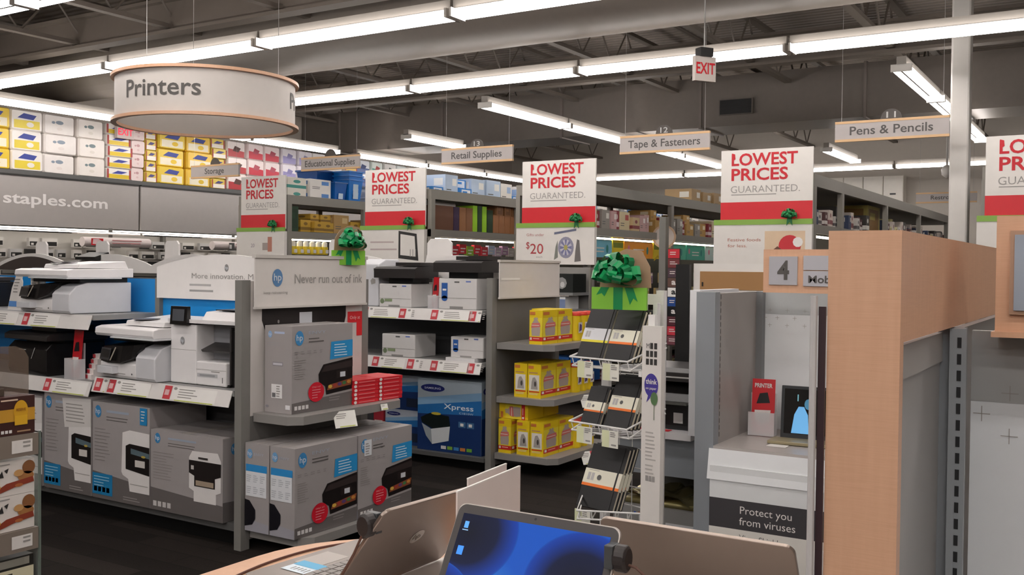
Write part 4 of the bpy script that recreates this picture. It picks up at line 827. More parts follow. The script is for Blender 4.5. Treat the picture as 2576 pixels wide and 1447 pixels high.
# laser printers on the second gondola
LB = M('#dad8d6', .4)
def laser(label, loc, wd, h, top, blue=False, dp=.27):
    t = T('laser_printer', label, 'printer', loc, 0, 'laser printers on the far shelves')
    b = MB(); b.box(0, wd, 0, dp, 0, h, LB); f = b.face((0, 0, 0), EX, EZ); f.r(.0, h * .36, wd, h * .375, GTXT); f.r(wd * .3, .004, wd * .65, h * .1, M('#8f8d8b'), .0015); f.lines(wd * .42, h * .86, wd * .14, 1, .01, .01, DGREY); f.lines(wd * .72, h * .88, wd * .14, 1, .01, .01, M('#6f83c9'))
    if blue: f.r(wd * .08, h * .35, wd * .24, h * .85, M('#2b5ea8'), .002); f.disc(wd * .16, h * .35, wd * .08, h * .09, M('#2b5ea8'), .002, 12); f.r(wd * .11, h * .6, wd * .21, h * .66, WHITE, .003)
    else: f.disc(wd * .1, h * .25, .02, .02, M('#7a8a6a'), .002, 12); f.lines(wd * .18, h * .24, wd * .25, 1, .01, .02, M('#8fa07a'), .002)
    P('body', b, t, bevel=.006)
    if top:
        P('output_section', MB().box(.05, wd - .03, .06, dp, h, h + .045, BLACK), t, 'black output section')
        P('scanner_unit', MB().ext([(-.03, h + .045), (-.03, h + .115), (.0, h + .13), (dp, h + .14), (dp, h + .045)], -.03, wd + .06, DK2).box(.12, wd + .05, .05, .24, h + .137, h + .165, DK2), t, 'black scanner unit')
    return t
laser('pale laser printer with black scanner top on the far upper shelf, left one', (-4.946, 6.02, 1.179), .31, .18, 1)
laser('pale laser printer with blue label and black scanner top on the far upper shelf', (-4.376, 6.02, 1.179), .34, .23, 1, True)
laser('plain pale laser printer on the far lower shelf, left one', (-4.915, 6.02, .798), .32, .175, 0)
t3 = laser('plain pale laser printer with blue label on the far lower shelf, on a white slab', (-4.277, 6.04, .823), .29, .155, 0, True)
one('white_slab', MB().box(0, .26, 0, .3, 0, .025, PB), 'thin white slab under the blue labelled laser printer', 'slab', loc=(-4.30, 6.01, .798))
t = T('office_printer', 'light grey tall printer partly hidden by the green bow', 'printer', (-5.3, 6.05, 1.179)); b = MB(); b.ext([(0, 0), (0, .33), (.1, .37), (.26, .37), (.26, 0)], 0, .32, PB2); f = b.face((0, 0, 0), EX, EZ); f.poly([(.25, .17), (.29, .18), (.29, .21), (.26, .22), (.24, .2)], GTXT); f.r(.27, .28, .29, .3, GTXT); P('body', b, t, bevel=.01)
def art_sam(f, W, H, big):
    f.poly([(0, 0), (W, 0), (W, H * .55), (0, H * .5)], M('#0a2f66'), .001); f.poly([(0, H * .5), (W, H * .55), (W, H * .75), (0, H * .62)], M('#1b67a8'), .0011); f.poly([(0, H * .62), (W, H * .75), (W, H * .86), (0, H * .72)], M('#7fa6c8'), .0012)
    f.disc(W * .24, H * .87, W * .19, H * .055, M('#16226b'), .002, 24); f.text('SAMSUNG', W * .11, H * .855, H * .028, M('#c9cfe6'), W * .26, .003, .01)
    if big:
        f.text('Xpress', W * .42, H * .6, H * .07, M('#e6eef4'), W * .46, .003, .01); f.text('C1810W', W * .66, H * .545, H * .025, M('#c9d9e6'), W * .22, .003)
        f.poly([(W * .05, H * .45), (W * .2, H * .52), (W * .5, H * .5), (W * .52, H * .36), (W * .3, H * .28), (W * .07, H * .38)], M('#141d1c', .3), .002)
        f.poly([(W * .07, H * .37), (W * .22, H * .3), (W * .52, H * .36), (W * .5, H * .16), (W * .24, H * .09), (W * .14, H * .2)], M('#d3d8da'), .003); f.poly([(W * .22, H * .3), (W * .24, H * .09), (W * .14, H * .2), (W * .07, H * .37)], M('#9aa3a8'), .0035); f.disc(W * .3, H * .52, W * .08, H * .02, M('#c9b43a'), .004, 10)
        for i in range(2): f.r(W * (.65 + .13 * i), H * .36, W * (.76 + .13 * i), H * .44, M('#3f6b94'), .002); f.r(W * (.68 + .13 * i), H * .38, W * (.73 + .13 * i), H * .42, WHITE, .003)
        for i, c in enumerate(('#d9d9d9', '#7fae3a', '#3a7fbf', '#c97a3a', '#6fae3a')): f.r(W * (.38 + .1 * i), H * .04, W * (.46 + .1 * i), H * .085, M(c), .003)
    else: f.r(W * .6, H * .1, W * .95, H * .35, M('#16243d'), .003)
one('laser_carton', carton_hp(.585, .36, .545, M('#a9b6c0', .4), lambda f, W, H: art_sam(f, W, H, 0), lambda f, W, H: art_sam(f, W, H, 1)), 'big blue Xpress laser printer carton on the far bottom shelf', 'carton', 'blue laser cartons', loc=(-4.6, 6.07, .101))
for i, (z, h) in enumerate(((.101, .27), (.372, .27))):
    one('laser_carton', carton_hp(.35, .3, h, M('#b9c2cf', .4), None, lambda f, W, H: art_sam(f, W, H, 0)), ('small blue and white laser carton at the bottom left of the big blue carton', 'small blue and white laser carton stacked on another beside the big blue carton')[i], 'carton', 'blue laser cartons', loc=(-4.98, 6.15, z))
one('red_carton', carton_hp(.1, .3, .28, M('#a8303c', .4), None, lambda f, W, H: (f.r(.01, H * .3, W - .01, H * .6, WHITE), f.disc(W / 2, H * .45, .02, .02, DGREY, .002, 10))), 'narrow red and white carton left of the small blue cartons', 'carton', loc=(-5.1, 6.15, .101))

# yellow trash bag boxes
YL = M('#e9c91e', .4); YR = M('#cf2a26', .45); BAG = M('#b3a49c', .4); BAGR = M('#d5766e', .5)
def bagart(f, W, H, kind):
    f.r(W * .04, H * .86, W * .45, H * .95, M('#cf7a3a'), .001); 
    if kind: 
        f.r(W * .02, H * .14, W * .98, H * .78, M('#ecd93a'), .0008)
        f.r(0, H * .1, W, H * .22, YR, .0015); f.r(W * .06, H * .13, W * .2, H * .2, WHITE, .002); f.lines(W * .3, H * .16, W * .5, 1, .01, H * .025, M('#f0b0a8'), .002)
        f.poly([(W * .2, H * .25), (W * .8, H * .25), (W * .84, H * .4), (W * .78, H * .62), (W * .6, H * .74), (W * .4, H * .74), (W * .22, H * .62), (W * .16, H * .4)], BAG, .002)
        f.poly([(W * .3, H * .74), (W * .45, H * .8), (W * .5, H * .75), (W * .56, H * .81), (W * .7, H * .74)], BAG, .002)
        f.poly([(W * .14, H * .48), (W * .86, H * .52), (W * .82, H * .64), (W * .2, H * .62)], BAGR, .003); f.lines(W * .2, H * .55, W * .6, 1, .01, H * .02, M('#f0dcd8'), .004)
    else:
        f.r(W * .1, H * .22, W * .88, H * .68, M('#e9e4da'), .001); f.poly([(W * .25, H * .26), (W * .78, H * .26), (W * .72, H * .5), (W * .55, H * .62), (W * .38, H * .6), (W * .3, H * .48)], M('#a8a29a'), .002); f.disc(W * .58, H * .42, W * .08, H * .08, M('#4a4540'), .003, 10)
        f.r(W * .1, H * .17, W * .9, H * .2, YR, .001); f.lines(W * .12, H * .13, W * .7, 2, H * .03, H * .012, M('#e9dcb4'), .001); f.lines(W * .1, H * .73, W * .7, 1, .01, H * .03, M('#b98a6a'), .001)
def ybox(kind): 
    b = MB(); W, Dp, H = .108, .22, .245; b.box(0, W, 0, Dp, 0, H, YL); bagart(b.face((W, 0, 0), EY, EZ), Dp, H, 1); bagart(b.face((0, 0, 0), EX, EZ), W, H, kind); return b
proto_y = {k: None for k in (0, 1)}
def yb(kind, x, y, z, label, rot=(0, 0, 0)):
    if proto_y[kind] is None: o = proto_y[kind] = one('trash_bag_box', ybox(kind), '', 'box')
    else: o = proto_y[kind].copy(); COL.objects.link(o)
    o.location = (x, y, z); o.rotation_euler = rot; o['label'] = label; o['group'] = 'yellow trash bag boxes'
for z, nm, y0, k0 in ((.945, 'top', 6.13, 1), (.555, 'middle', 6.15, 0), (.145, 'bottom', 6.11, 0)):
    for c_, x in enumerate((-3.67, -3.785)):
        for r_ in range(2):
            if nm == 'top' and c_ and not r_: continue
            yb(k0, x + (.02 if nm == 'top' else 0) + (.05 if nm == 'bottom' else 0), y0 + r_ * .226, z, 'yellow trash bag box, %s shelf, %s column, %s box back' % (nm, ('front', 'inner')[c_], ('first', 'second')[r_]))
yb(1, -3.885, 6.10, .145, 'yellow trash bag box standing at the left end of the bottom shelf')
yb(1, -3.66, 6.14, .392, 'yellow trash bag box lying on its side across the bottom row, near end', (0, R(-90), 0))
yb(1, -3.66, 6.37, .392, 'yellow trash bag box lying on its side across the bottom row, far end', (0, R(-90), 0))
def wipes(label, loc):
    t = T('wipes_tub', label, 'wipes tub', loc, 0, 'yellow wipes tubs')
    b = MB(); b.lathe([(.045, 0), (.048, .01), (.048, .19)], YL, 18); f = b.face((.048, -.03, .03), EY, EZ); f.r(.0, .03, .06, .11, M('#d9d2c4'), .001); f.poly([(.01, .04), (.05, .05), (.05, .09), (.02, .1)], M('#5a3f7a'), .002); P('tub', b, t, smooth=False)
    b = MB(); b.lathe([(.05, .19), (.05, .2), (.044, .215), (.02, .22)], M('#d33a26', .4), 18); P('lid', b, t, 'red rimmed lid')
for z, nm in ((.945, 'top'), (.555, 'middle'), (.145, 'bottom')):
    for i in range(3): wipes('yellow wipes tub on the %s shelf behind the bag boxes, %s from the front' % (nm, ORD[i]), (-3.56 if nm != 'bottom' else -3.52, 6.65 + i * .103 - (.05 if nm == 'bottom' else 0), z))
for z, y, lb in ((.945, 6.62, 'top'), (.555, 6.62, 'middle'), (.145, 6.55, 'bottom')): tagcard('price_card', 'white and red price card clipped to the %s yellow box shelf' % lb, (-3.44 if lb != 'bottom' else -3.39, y, z - .01), R(60), .12, .1, True, .5)

# ================================================================ white notebook rack
WIRE = M('#e9e8e6', .3); RZ = R(-13)
t = T('notebook_rack', 'white wire rack of black notebooks with tall printed side banner', 'display rack', (-1.655, 3.47, 0), RZ)
for x in (-.135, .13):
    P('post', MB().box(x - .018, x + .018, .07, .09, 0, 1.415, WIRE), t)
P('header_bar', MB().box(-.14, .14, .068, .092, 1.36, 1.40, WIRE), t)
P('side_post', MB().box(.15, .17, .0, .02, 0, 1.37, WIRE), t)
b = MB()
z = .12
while z < 1.34: b.tube([(-.13, .075, z), (.13, .075, z)], .003, WIRE, 5); z += .075
for x in (-.065, 0, .065): b.tube([(x, .079, .1), (x, .079, 1.36)], .0025, WIRE, 4)
P('wire_grid', b, t)
for z in (1.155, .905, .585):
    b = MB()
    for zz, y0 in ((0, -.125), (-.035, -.11)):
        b.tube([(-.135, .08, z + zz * .5 + .05), (-.15, y0, z + zz), (.13, y0, z + zz), (.155, .08, z + zz * .5 + .06)], .004, WIRE, 6)
    for x in [-.14 + .045 * k for k in range(7)]: b.tube([(x, -.125, z), (x, -.11, z - .035), (x, .075, z - .05)], .0028, WIRE, 4)
    P('wire_tray', b, t)
for i, (x, z) in enumerate(((-.105, 1.155), (.02, 1.155), (-.105, .905), (.02, .905), (-.11, .585))):
    b = MB(); b.box(x, x + .075, -.132, -.129, z - .075, z - .012, M('#ebeae0', .4)); f = b.face((x, -.132, z - .075), EX, EZ); f.r(.0, .0, .035, .063, M('#e2e6bf'), .001); f.lines(.04, .055, .03, 3, .007, .004, GTXT, .001, i); f.lines(.045, .008, .025, 1, .01, .006, GTXT, .001); P('price_label', b, t)
P('rack_base', MB().box(-.2, .2, -.22, .2, .0, .03, WIRE), t)
b = MB(); b.box(0, .086, 0, .022, .03, 1.29, M('#e3dfda', .5)); f = b.face((0, 0, 0), EX, EZ)
f.text('M', .019, 1.209, .018, DGREY, .014, .001)
for r_ in range(3):
    for c_ in range(3):
        if r_ or c_: x = .018 + c_ * .018; z = 1.207 - r_ * .029; f.poly([(x, z), (x + .013, z), (x + .013, z + .022), (x, z + .022)], M('#3a3836'), .001)
PU = M('#4a3f98', .5); f.disc(.043, 1.075, .031, .043, PU, .001, 24); f.poly([(.03, 1.04), (.022, 1.012), (.04, 1.03)], PU, .001); f.text('think', .019, 1.08, .018, WHITE, .05, .002, .02); f.text('on paper', .019, 1.06, .009, WHITE, .048, .002, .01)
f.disc(.058, 1.028, .016, .024, M('#5a7a52'), .003, 16); f.r(.056, .95, .0585, 1.01, M('#5a6a52'), .002)
f.lines(.02, .90, .05, 8, .014, .005, M('#b5b1ad'), .001, 3); f.lines(.02, .78, .05, 3, .014, .005, M('#b5b1ad'), .001, 4)
for i in range(3): f.r(.022 + i * .015, .725, .034 + i * .015, .745, M('#9a9794'), .001)
P('side_banner', b, t, 'tall white side banner with printed emblem').location = (.178, -.099, 0); t.children[-1].rotation_euler = (0, 0, R(35))
P('banner_clip', MB().box(.19, .22, -.082, -.062, 1.29, 1.33, WIRE), t)
P('banner_bracket', MB().box(.155, .17, -.09, .0, 1.1, 1.12, WIRE), t)
NB = M('#1b1a1b', .4); CREAM = M('#e9e6d3', .35); ORG = M('#f07a2a', .4); YLB = M('#e3d62e', .4); PAGE = M('#ded6bf', .6)
NBP = {}
def notebook(w_, h, th, band, label, x, y, z, lean=-32, rz=0):
    k = (w_, h, band)
    if k not in NBP:
        t = T('notebook', '', 'notebook'); NBP[k] = t
        P('cover', MB().box(0, w_, 0, .0025, 0, h, NB).box(0, w_, th - .0025, th, 0, h, NB).box(0, .003, 0, th, 0, h, NB), t, bevel=.001)
        P('page_block', MB().box(.003, w_ - .003, .0025, th - .0025, .003, h - .003, PAGE), t, 'cream page block')
        b = MB(); b.box(-.001, w_ + .001, -.001, .0, h * .36, h * .60, CREAM if band != 'y' else M('#dcdde2', .35)); b.box(-.001, w_ + .001, -.0012, .0, h * .325, h * .37, ORG if band != 'y' else YLB); b.box(w_, w_ + .001, -.001, th, h * .325, h * .6, CREAM)
        f = b.face((0, -.001, 0), EX, EZ)
        for q in range(2): f.r(w_ * (.1 + q * .1), h * .42, w_ * (.18 + q * .1), h * .54, M('#b9b7b5'), .0006)
        if band == 'o': f.disc(w_ * .42, h * .48, w_ * .06, w_ * .06, DGREY, .0006, 14)
        f.lines(w_ * .1, h * .575, w_ * .3, 1, .01, h * .008, GTXT, .0006)
        P('paper_band', b, t, 'cream paper band with coloured stripe')
        P('elastic', MB().box(w_ * .86, w_ * .9, -.002, -.0003, 0, h, NB), t)
        o = t
    else: o = dup(NBP[k], '', (0, 0, 0))
    # local rack coordinates to world
    c, s = math.cos(RZ), math.sin(RZ)
    o.location = (-1.655 + x * c - y * s, 3.47 + x * s + y * c, z); o.rotation_euler = (R(lean), 0, RZ + rz); o['label'] = label; o['group'] = 'black notebooks on the wire rack'
for k in range(3):
    p_ = ('front', 'second', 'third')[k]
    dy = k * .0225
    notebook(.13, .21, .018, 'y', 'black notebook with yellow striped band, top tray left pile, %s' % p_, -.145, -.095 + dy, 1.15, -25)
    notebook(.13, .21, .018, 'o', 'black notebook with orange striped band, top tray right pile, %s' % p_, -.006, -.095 + dy, 1.15, -25)
    notebook(.095, .15, .016, 'o', 'small black notebook with orange striped band, middle tray left pile, %s' % p_, -.12, -.095 + dy, .90, -25)
    notebook(.128, .208, .018, 'o', 'black notebook with orange striped band, middle tray right pile, %s' % p_, -.005, -.095 + dy, .90, -25)
    notebook(.18, .25, .017, 'o', 'large black notebook with orange striped band, bottom tray, %s' % p_, -.13, -.105 + dy, .58, -25)

# ================================================================ grey fixture row behind it with white panels
FG = M('#8b9095', .4); FGD = M('#77797b', .45)
def slots(f, x, z0, z1, pitch=.0254, wd=.005, ht=.017, m=None):
    z = z0
    while z < z1: f.r(x, z, x + wd, z + ht, m or M('#1e2022', .6), .0008); z += pitch
t = T('display_fixture', 'grey corner fixture with white pegboard holding a small laptop and virus shield poster', 'shelf unit')
b = MB(); b.box(-1.347, -1.275, 3.46, 3.51, 0, 1.415, FG); P('end_upright', b, t)
b = MB(); b.box(-1.30, -1.275, 3.51, 3.97, 0, 1.41, M('#9a9591', .4)); f = b.face((-1.275, 3.51, 0), EY, EZ); slots(f, .006, .88, 1.40); P('side_panel', b, t)
P('corner_upright', MB().box(-1.275, -1.25, 3.93, 3.97, 0, 1.41, FGD), t)
b = MB(); b.box(-1.275, -.60, 3.97, 4.0, 0, 1.41, M('#dfe3e5', .4)); f = b.face((-1.25, 3.97, 0), EX, EZ); f.r(0, 1.32, .65, 1.41, M('#b4b9ba', .3), .001); slots(f, -.006, .88, 1.38, m=M('#54585a'))
for x, z in ((.02, 1.335), (.09, 1.335), (.16, 1.335), (.05, 1.305), (.12, 1.305), (.19, 1.305), (-.0, 1.305), (.02, 1.275), (.09, 1.275), (.16, 1.275)): f.r(x - .008, z, x + .008, z + .0012, GTXT, .002); f.r(x - .0006, z - .008, x + .0006, z + .008, GTXT, .002)
P('white_panel', b, t, 'white panel with grey top band')
P('display_shelf', MB().box(-1.275, -.60, 3.46, 3.97, .835, .855, M('#a8a29e', .35)), t)
b = MB(); b.box(-1.275, -.62, 3.43, 3.46, .26, .79, M('#e2e5e6', .4)); f = b.face((-1.275, 3.43, 0), EX, EZ)
f.r(0, .57, .655, .675, M('#3f3d40', .5), .001); f.text('Protect you', .115, .628, .027, WHITE, .185, .002); f.text('from viruses', .113, .588, .027, WHITE, .20, .002)
f.r(0, .26, .655, .57, M('#dedbd4', .5), .001); f.text('Virus Shield', .113, .532, .022, M('#6f6d6a'), .14, .002); f.text('Plus', .113, .495, .022, M('#6f6d6a'), .048, .002)
P('poster_panel', b, t, 'front panel with dark poster lettering')
b = MB(); b.ext([(3.425, .74), (3.44, .74), (3.458, .842), (3.445, .848)], -1.285, -.62, M('#e3e6e8', .35)); P('shelf_lip', b, t, 'white sloping shelf lip')
P('kick_panel', MB().box(-1.27, -.62, 3.46, 3.48, 0, .3, DGREY), t)
t = T('aisle_marker', 'maple sign board with number 4 on a silver plate', 'sign', (-1.105, 3.48, 1.418))
b = MB(); b.box(0, .75, 0, .09, 0, .153, MAPLE); P('board', b, t)
b = MB(); b.box(.022, .122, -.006, 0, .028, .128, M('#b0b0b6', .35)); b.face((.022, -.006, .028), EX, EZ).text('4', .03, .02, .064, TXT, .042, .001, .03); P('number_plate', b, t, 'silver plate reading 4')
b = MB(); b.box(.143, .33, -.006, 0, .081, .131, M('#b4b4ba', .35)); b.box(.143, .33, -.006, 0, .025, .078, M('#b4b4ba', .35)); b.face((.143, -.006, .025), EX, EZ).text('Mobile', .018, .012, .025, TXT, .115, .001, .02); P('name_plate', b, t, 'silver plate partly hidden by the maple post')
t = T('tablet_laptop', 'small laptop with dark screen showing a pale figure on the grey shelf', 'laptop', (-.99, 3.72, .857), R(4))
P('base', MB().box(-.14, .14, -.1, .0, 0, .012, M('#8f8466', .35)), t, bevel=.002)
b = MB(); b.ext([(0, .008), (.02, .205), (.028, .205), (.01, .005)], -.115, .13, M('#2b2f33', .3)); f = b.face((-.115, -.0005, .01), EX, (0, .1, 1)); f.r(.012, .018, .235, .185, M('#06080b', .1), .001)
f.poly([(.04, .02), (.05, .09), (.065, .12), (.085, .12), (.1, .09), (.105, .02)], M('#5f9fd0', emit=.6), .002); f.disc(.1, .13, .014, .02, M('#3f7796', emit=.5), .0025, 12); f.r(.06, .14, .064, .165, M('#6fa9b5', emit=.5), .002)
P('screen', b, t, bevel=.002)
one('paper_card', MB().box(0, .07, 0, .05, 0, .001, WHITE), 'tiny white card lying in front of the small laptop', 'card', loc=(-1.11, 3.56, .856))
# white case with black printer behind the notebook rack
t = T('white_case', 'white open display case behind the notebook banner', 'display case', (0, 0, 0))
P('side_panel', MB().box(-1.555, -1.51, 3.92, 4.4, .80, 1.41, M('#e2e3e6', .4)), t); P('case_floor', MB().box(-1.93, -1.555, 3.95, 4.4, .77, .80, M('#dcdadb', .4)), t); P('case_back', MB().box(-1.93, -1.51, 4.4, 4.42, .0, 1.0, M('#55544f', .5)), t)
P('case_plinth', MB().box(-1.93, -1.50, 4.0, 4.4, .6, .77, FG), t); P('plinth_leg', MB().box(-1.5, -1.39, 3.9, 4.4, 0, .77, FG), t)
P('side_tab', MB().box(-1.508, -1.50, 3.93, 3.97, 1.15, 1.22, M('#b9babd')).box(-1.508, -1.50, 3.93, 3.97, .92, .99, M('#b9babd')), t)
t = T('black_printer', 'black printer standing in the white case behind the notebook banner', 'printer', (-1.925, 4.03, .801)); t.scale = (.85, 1, 1)
P('body', MB().ext([(0, 0), (-.01, .02), (-.01, .11), (.04, .19), (.33, .2), (.33, 0)], 0, .42, DK), t, bevel=.008); P('scanner_lid', MB().ext([(-.02, .21), (-.02, .25), (.02, .265), (.33, .265), (.33, .2)], -.005, .43, DK2).box(0, .42, -.024, -.02, .225, .232, LGREY), t, bevel=.004)
P('paper_tray', MB().box(.2, .4, -.06, .0, .115, .122, M('#5a5a55', .3)), t); P('sticker', MB().box(.31, .36, -.013, -.0105, .03, .075, LGREY), t, 'small grey sticker')
one('red_mat', MB().box(0, .16, 0, .04, 0, .002, RED), 'red card lying in front of the black printer in the white case', 'card', loc=(-1.82, 3.96, .801))
b = MB(); b.box(0, .40, 0, .36, 0, .46, M('#8b8a88', .4)); f = b.face((0, 0, 0), EX, EZ); f.r(.25, .31, .38, .40, M('#cfcfd2'), .001); f.lines(.27, .38, .1, 5, .016, .006, GTXT, .002); f.r(.1, .42, .11, .43, M('#3a5ab5')); f.r(.12, .42, .13, .43, M('#b5603a'))
for i in range(5): f.r(.1, .02 + .035 * i, .38, .026 + .035 * i, M('#9a9998'), .001)
one('grey_carton', b, 'large grey carton with white sticker under the white case', 'carton', loc=(-1.93, 3.99, .0))
b = MB(); rr = random.Random(9); n = 14; m_ = 8
vs = []
for i in range(n + 1):
    for j in range(m_ + 1): vs.append((i / n * .38, j / m_ * .3, .035 + .022 * math.sin(i * .9) * math.cos(j * 1.1) + rr.uniform(-.006, .006)))
fs = [(i * (m_ + 1) + j, (i + 1) * (m_ + 1) + j, (i + 1) * (m_ + 1) + j + 1, i * (m_ + 1) + j + 1) for i in range(n) for j in range(m_)]
b.add(vs, fs, M('#b5a97c', .18, .85)); b.box(0.01, .37, .01, .29, 0, .02, M('#8d8358', .3, .6))
one('foil_pack', b, 'crinkled gold foil pack lying on the large grey carton', 'foil pack', loc=(-1.90, 4.0, .461), smooth=True)
t = T('open_carton', 'white box frame with brown cardboard inside above the grey fixture', 'carton', (-1.80, 4.58, 0))
P('frame', MB().box(0, .5, 0, .04, 1.385, 1.525, M('#e1ded9', .5)), t); P('brown_insert', MB().box(.035, .5, -.005, 0, 1.40, 1.487, M('#a47a4c', .6)).box(.045, .052, -.007, -.005, 1.415, 1.435, BLACK), t, 'brown cardboard panel')
P('support_case', MB().box(0, .5, .04, .4, 0, 1.385, M('#7d7b78')), t)
one('black_divider', MB().box(0, .07, 0, .03, .0, 1.52, BLACK), 'narrow black upright panel beside the brown cardboard insert', 'divider', loc=(-1.88, 4.55, 0))

# ================================================================ near maple unit at the right
t = T('maple_fixture', 'maple trimmed grey shelf unit at the right with tall maple end post', 'shelf unit')
P('end_post', MB().box(-.313, -.228, 1.24, 1.262, 0, 1.548, MAPLE), t, 'maple end post')
P('top_valance', MB().box(-.245, -.228, 1.262, 3.0, 1.414, 1.548, MAPLE), t, 'maple top valance'); P('rear_valance', MB().box(-.313, -.296, 1.262, 3.0, 1.414, 1.548, MAPLE), t, 'maple rear valance')
P('edge_strip', MB().box(-.3225, -.314, 1.236, 1.2395, 0, 1.455, M('#3c2c30', .35)), t, 'dark edge strip')
b = MB(); b.tube([(-.3275, 1.233, 0), (-.3275, 1.233, 1.468)], .0045, M('#c5c3c2', .3), 8); P('steel_edge', b, t, 'steel edge rod')
b = MB(); b.box(-.262, -.247, 1.263, 2.99, 0, 1.40, M('#9a9896', .35)); P('grey_panel', b, t, 'grey steel back panel')
P('top_channel', MB().box(-.25, -.243, 1.263, 1.69, 1.36, 1.405, M('#a5a29f', .4)), t)
b = MB(); b.box(-.25, -.236, 1.264, 1.274, 0, 1.41, FG); f = b.face((-.236, 1.264, 0), EY, EZ); slots(f, .0035, .9, 1.40, wd=.003, ht=.017, m=M('#63686a')); P('front_upright', b, t)
b = MB(); b.box(-.25, -.212, 1.665, 1.70, 0, 1.412, FG); b.box(-.232, -.208, 1.655, 1.665, 0, 1.412, M('#9aa0a4', .35)); f = b.face((-.224, 1.655, 0), EX, EZ); slots(f, .003, .9, 1.405, wd=.006, ht=.016); P('corner_upright', b, t)
b = MB(); b.box(-.206, .9, 1.70, 1.715, 0, 1.408, M('#dfe3e6', .35)); f = b.face((-.206, 1.70, 0), EX, EZ); f.r(0, 1.298, 1.1, 1.408, M('#a9abab', .35), .0008)
for x, z in ((.055, 1.313), (.016, 1.279), (.055, 1.247), (.094, 1.279), (.133, 1.313), (.133, 1.247)): f.r(x - .012, z - .0006, x + .012, z + .0006, GTXT, .0016); f.r(x - .0006, z - .012, x + .0006, z + .012, GTXT, .0016)
P('white_panel', b, t, 'white panel with grey top band')
b = MB(); b.box(-.166, .9, 1.62, 1.70, 1.412, 1.582, MAPLE); P('corner_valance', b, t, 'maple corner valance'); P('valance_ledge', MB().box(-.17, .9, 1.61, 1.70, 1.404, 1.412, MAPLE), t)
t = T('sign_holder', 'silver blue sign plate in a frame on the maple valance at the right edge', 'sign holder', (-.147, 1.612, 1.438))
P('frame', MB().box(0, .3, 0, .007, 0, .122, M('#b08d75', .35)), t); P('plate', MB().box(.006, .29, -.003, .0, .006, .116, M('#9ba5b2', .3)), t, 'silver blue plate')

# ================================================================ laptop table
t = T('display_table', 'round cornered maple display table carrying the open laptops', 'table', (-1.1, 1.62, 0))
def rrect(hx, hy, r, n=10):
    p = []
    for sx, sy, a in ((1, 1, 0), (-1, 1, 90), (-1, -1, 180), (1, -1, 270)):
        for k in range(n + 1): th = R(a + 90 * k / n); p.append((sx * (hx - r) + r * math.cos(th), sy * (hy - r) + r * math.sin(th)))
    return p
P('tabletop', MB().ext(rrect(.765, .55, .38), .735, .76, MAPLE, 'z'), t, bevel=.004)
P('pedestal', MB().box(-.5, .5, -.35, .35, .03, .735, M('#b9b5b1', .4)), t); P('foot_plate', MB().box(-.55, .55, -.4, .4, 0, .03, DGREY), t)
one('white_riser', MB().box(-1.44, -.40, 1.15, 2.02, .0, .012, M('#d9d1cb', .4)), 'flat off white mat on the table under the back to back laptops', 'mat', loc=(0, 0, .7605))
ALU = M('#9c8f86', .3, .8); ALU2 = M('#c0b9b3', .35, .7); BEZ = M('#3f3b3a', .45)
def swirl_mat():
    m = D.materials.new('wallpaper'); m.use_nodes = True; nt = m.node_tree; b = nt.nodes['Principled BSDF']; b.inputs['Base Color'].default_value = (.002, .003, .01, 1); b.inputs['Roughness'].default_value = .35; b.inputs['Specular IOR Level'].default_value = .2
    tc = nt.nodes.new('ShaderNodeTexCoord')
    def disc_d(c, r):
        v = nt.nodes.new('ShaderNodeVectorMath'); v.operation = 'SUBTRACT'; v.inputs[1].default_value = (c[0], 0, c[1]); nt.links.new(tc.outputs['Object'], v.inputs[0])
        k = nt.nodes.new('ShaderNodeVectorMath'); k.operation = 'MULTIPLY'; k.inputs[1].default_value = (1, 0, 1.12); nt.links.new(v.outputs[0], k.inputs[0])
        l = nt.nodes.new('ShaderNodeVectorMath'); l.operation = 'LENGTH'; nt.links.new(k.outputs[0], l.inputs[0])
        d = nt.nodes.new('ShaderNodeMath'); d.operation = 'DIVIDE'; d.inputs[1].default_value = r; nt.links.new(l.outputs['Value'], d.inputs[0])
        rp = nt.nodes.new('ShaderNodeValToRGB'); e = rp.color_ramp.elements; e[0].color = lin('#020515'); e[0].position = 0; e[1].color = lin('#0a3fa8'); e[1].position = .97
        q = e.new(.6); q.color = lin('#030f33'); q = e.new(.99); q.color = lin('#0a50b4'); nt.links.new(d.outputs[0], rp.inputs[0])
        s = nt.nodes.new('ShaderNodeMath'); s.operation = 'LESS_THAN'; s.inputs[1].default_value = 1; nt.links.new(d.outputs[0], s.inputs[0]); return rp.outputs[0], s.outputs[0]
    n = nt.nodes.new('ShaderNodeTexGradient'); mp = nt.nodes.new('ShaderNodeMapping'); mp.inputs['Scale'].default_value = (5, 5, 5); mp.inputs['Rotation'].default_value = (0, R(55), 0); mp.inputs['Location'].default_value = (.5, 0, 0); nt.links.new(tc.outputs['Object'], mp.inputs[0]); nt.links.new(mp.outputs[0], n.inputs[0])
    r0 = nt.nodes.new('ShaderNodeValToRGB'); r0.color_ramp.elements[0].color = lin('#3fa6ec'); r0.color_ramp.elements[1].color = lin('#0f57c4'); nt.links.new(n.outputs[0], r0.inputs[0])
    cur = r0.outputs[0]
    for c, r in (((-.145, .19), .118), ((.125, .125), .118), ((.0, .045), .045), ((-.2, .02), .12)):
        col, msk = disc_d(c, r); mx = nt.nodes.new('ShaderNodeMix'); mx.data_type = 'RGBA'; nt.links.new(msk, mx.inputs[0]); nt.links.new(cur, mx.inputs[6]); nt.links.new(col, mx.inputs[7]); cur = mx.outputs[2]
    nt.links.new(cur, b.inputs['Emission Color']); b.inputs['Emission Strength'].default_value = .78
    return m
WALLP = swirl_mat()
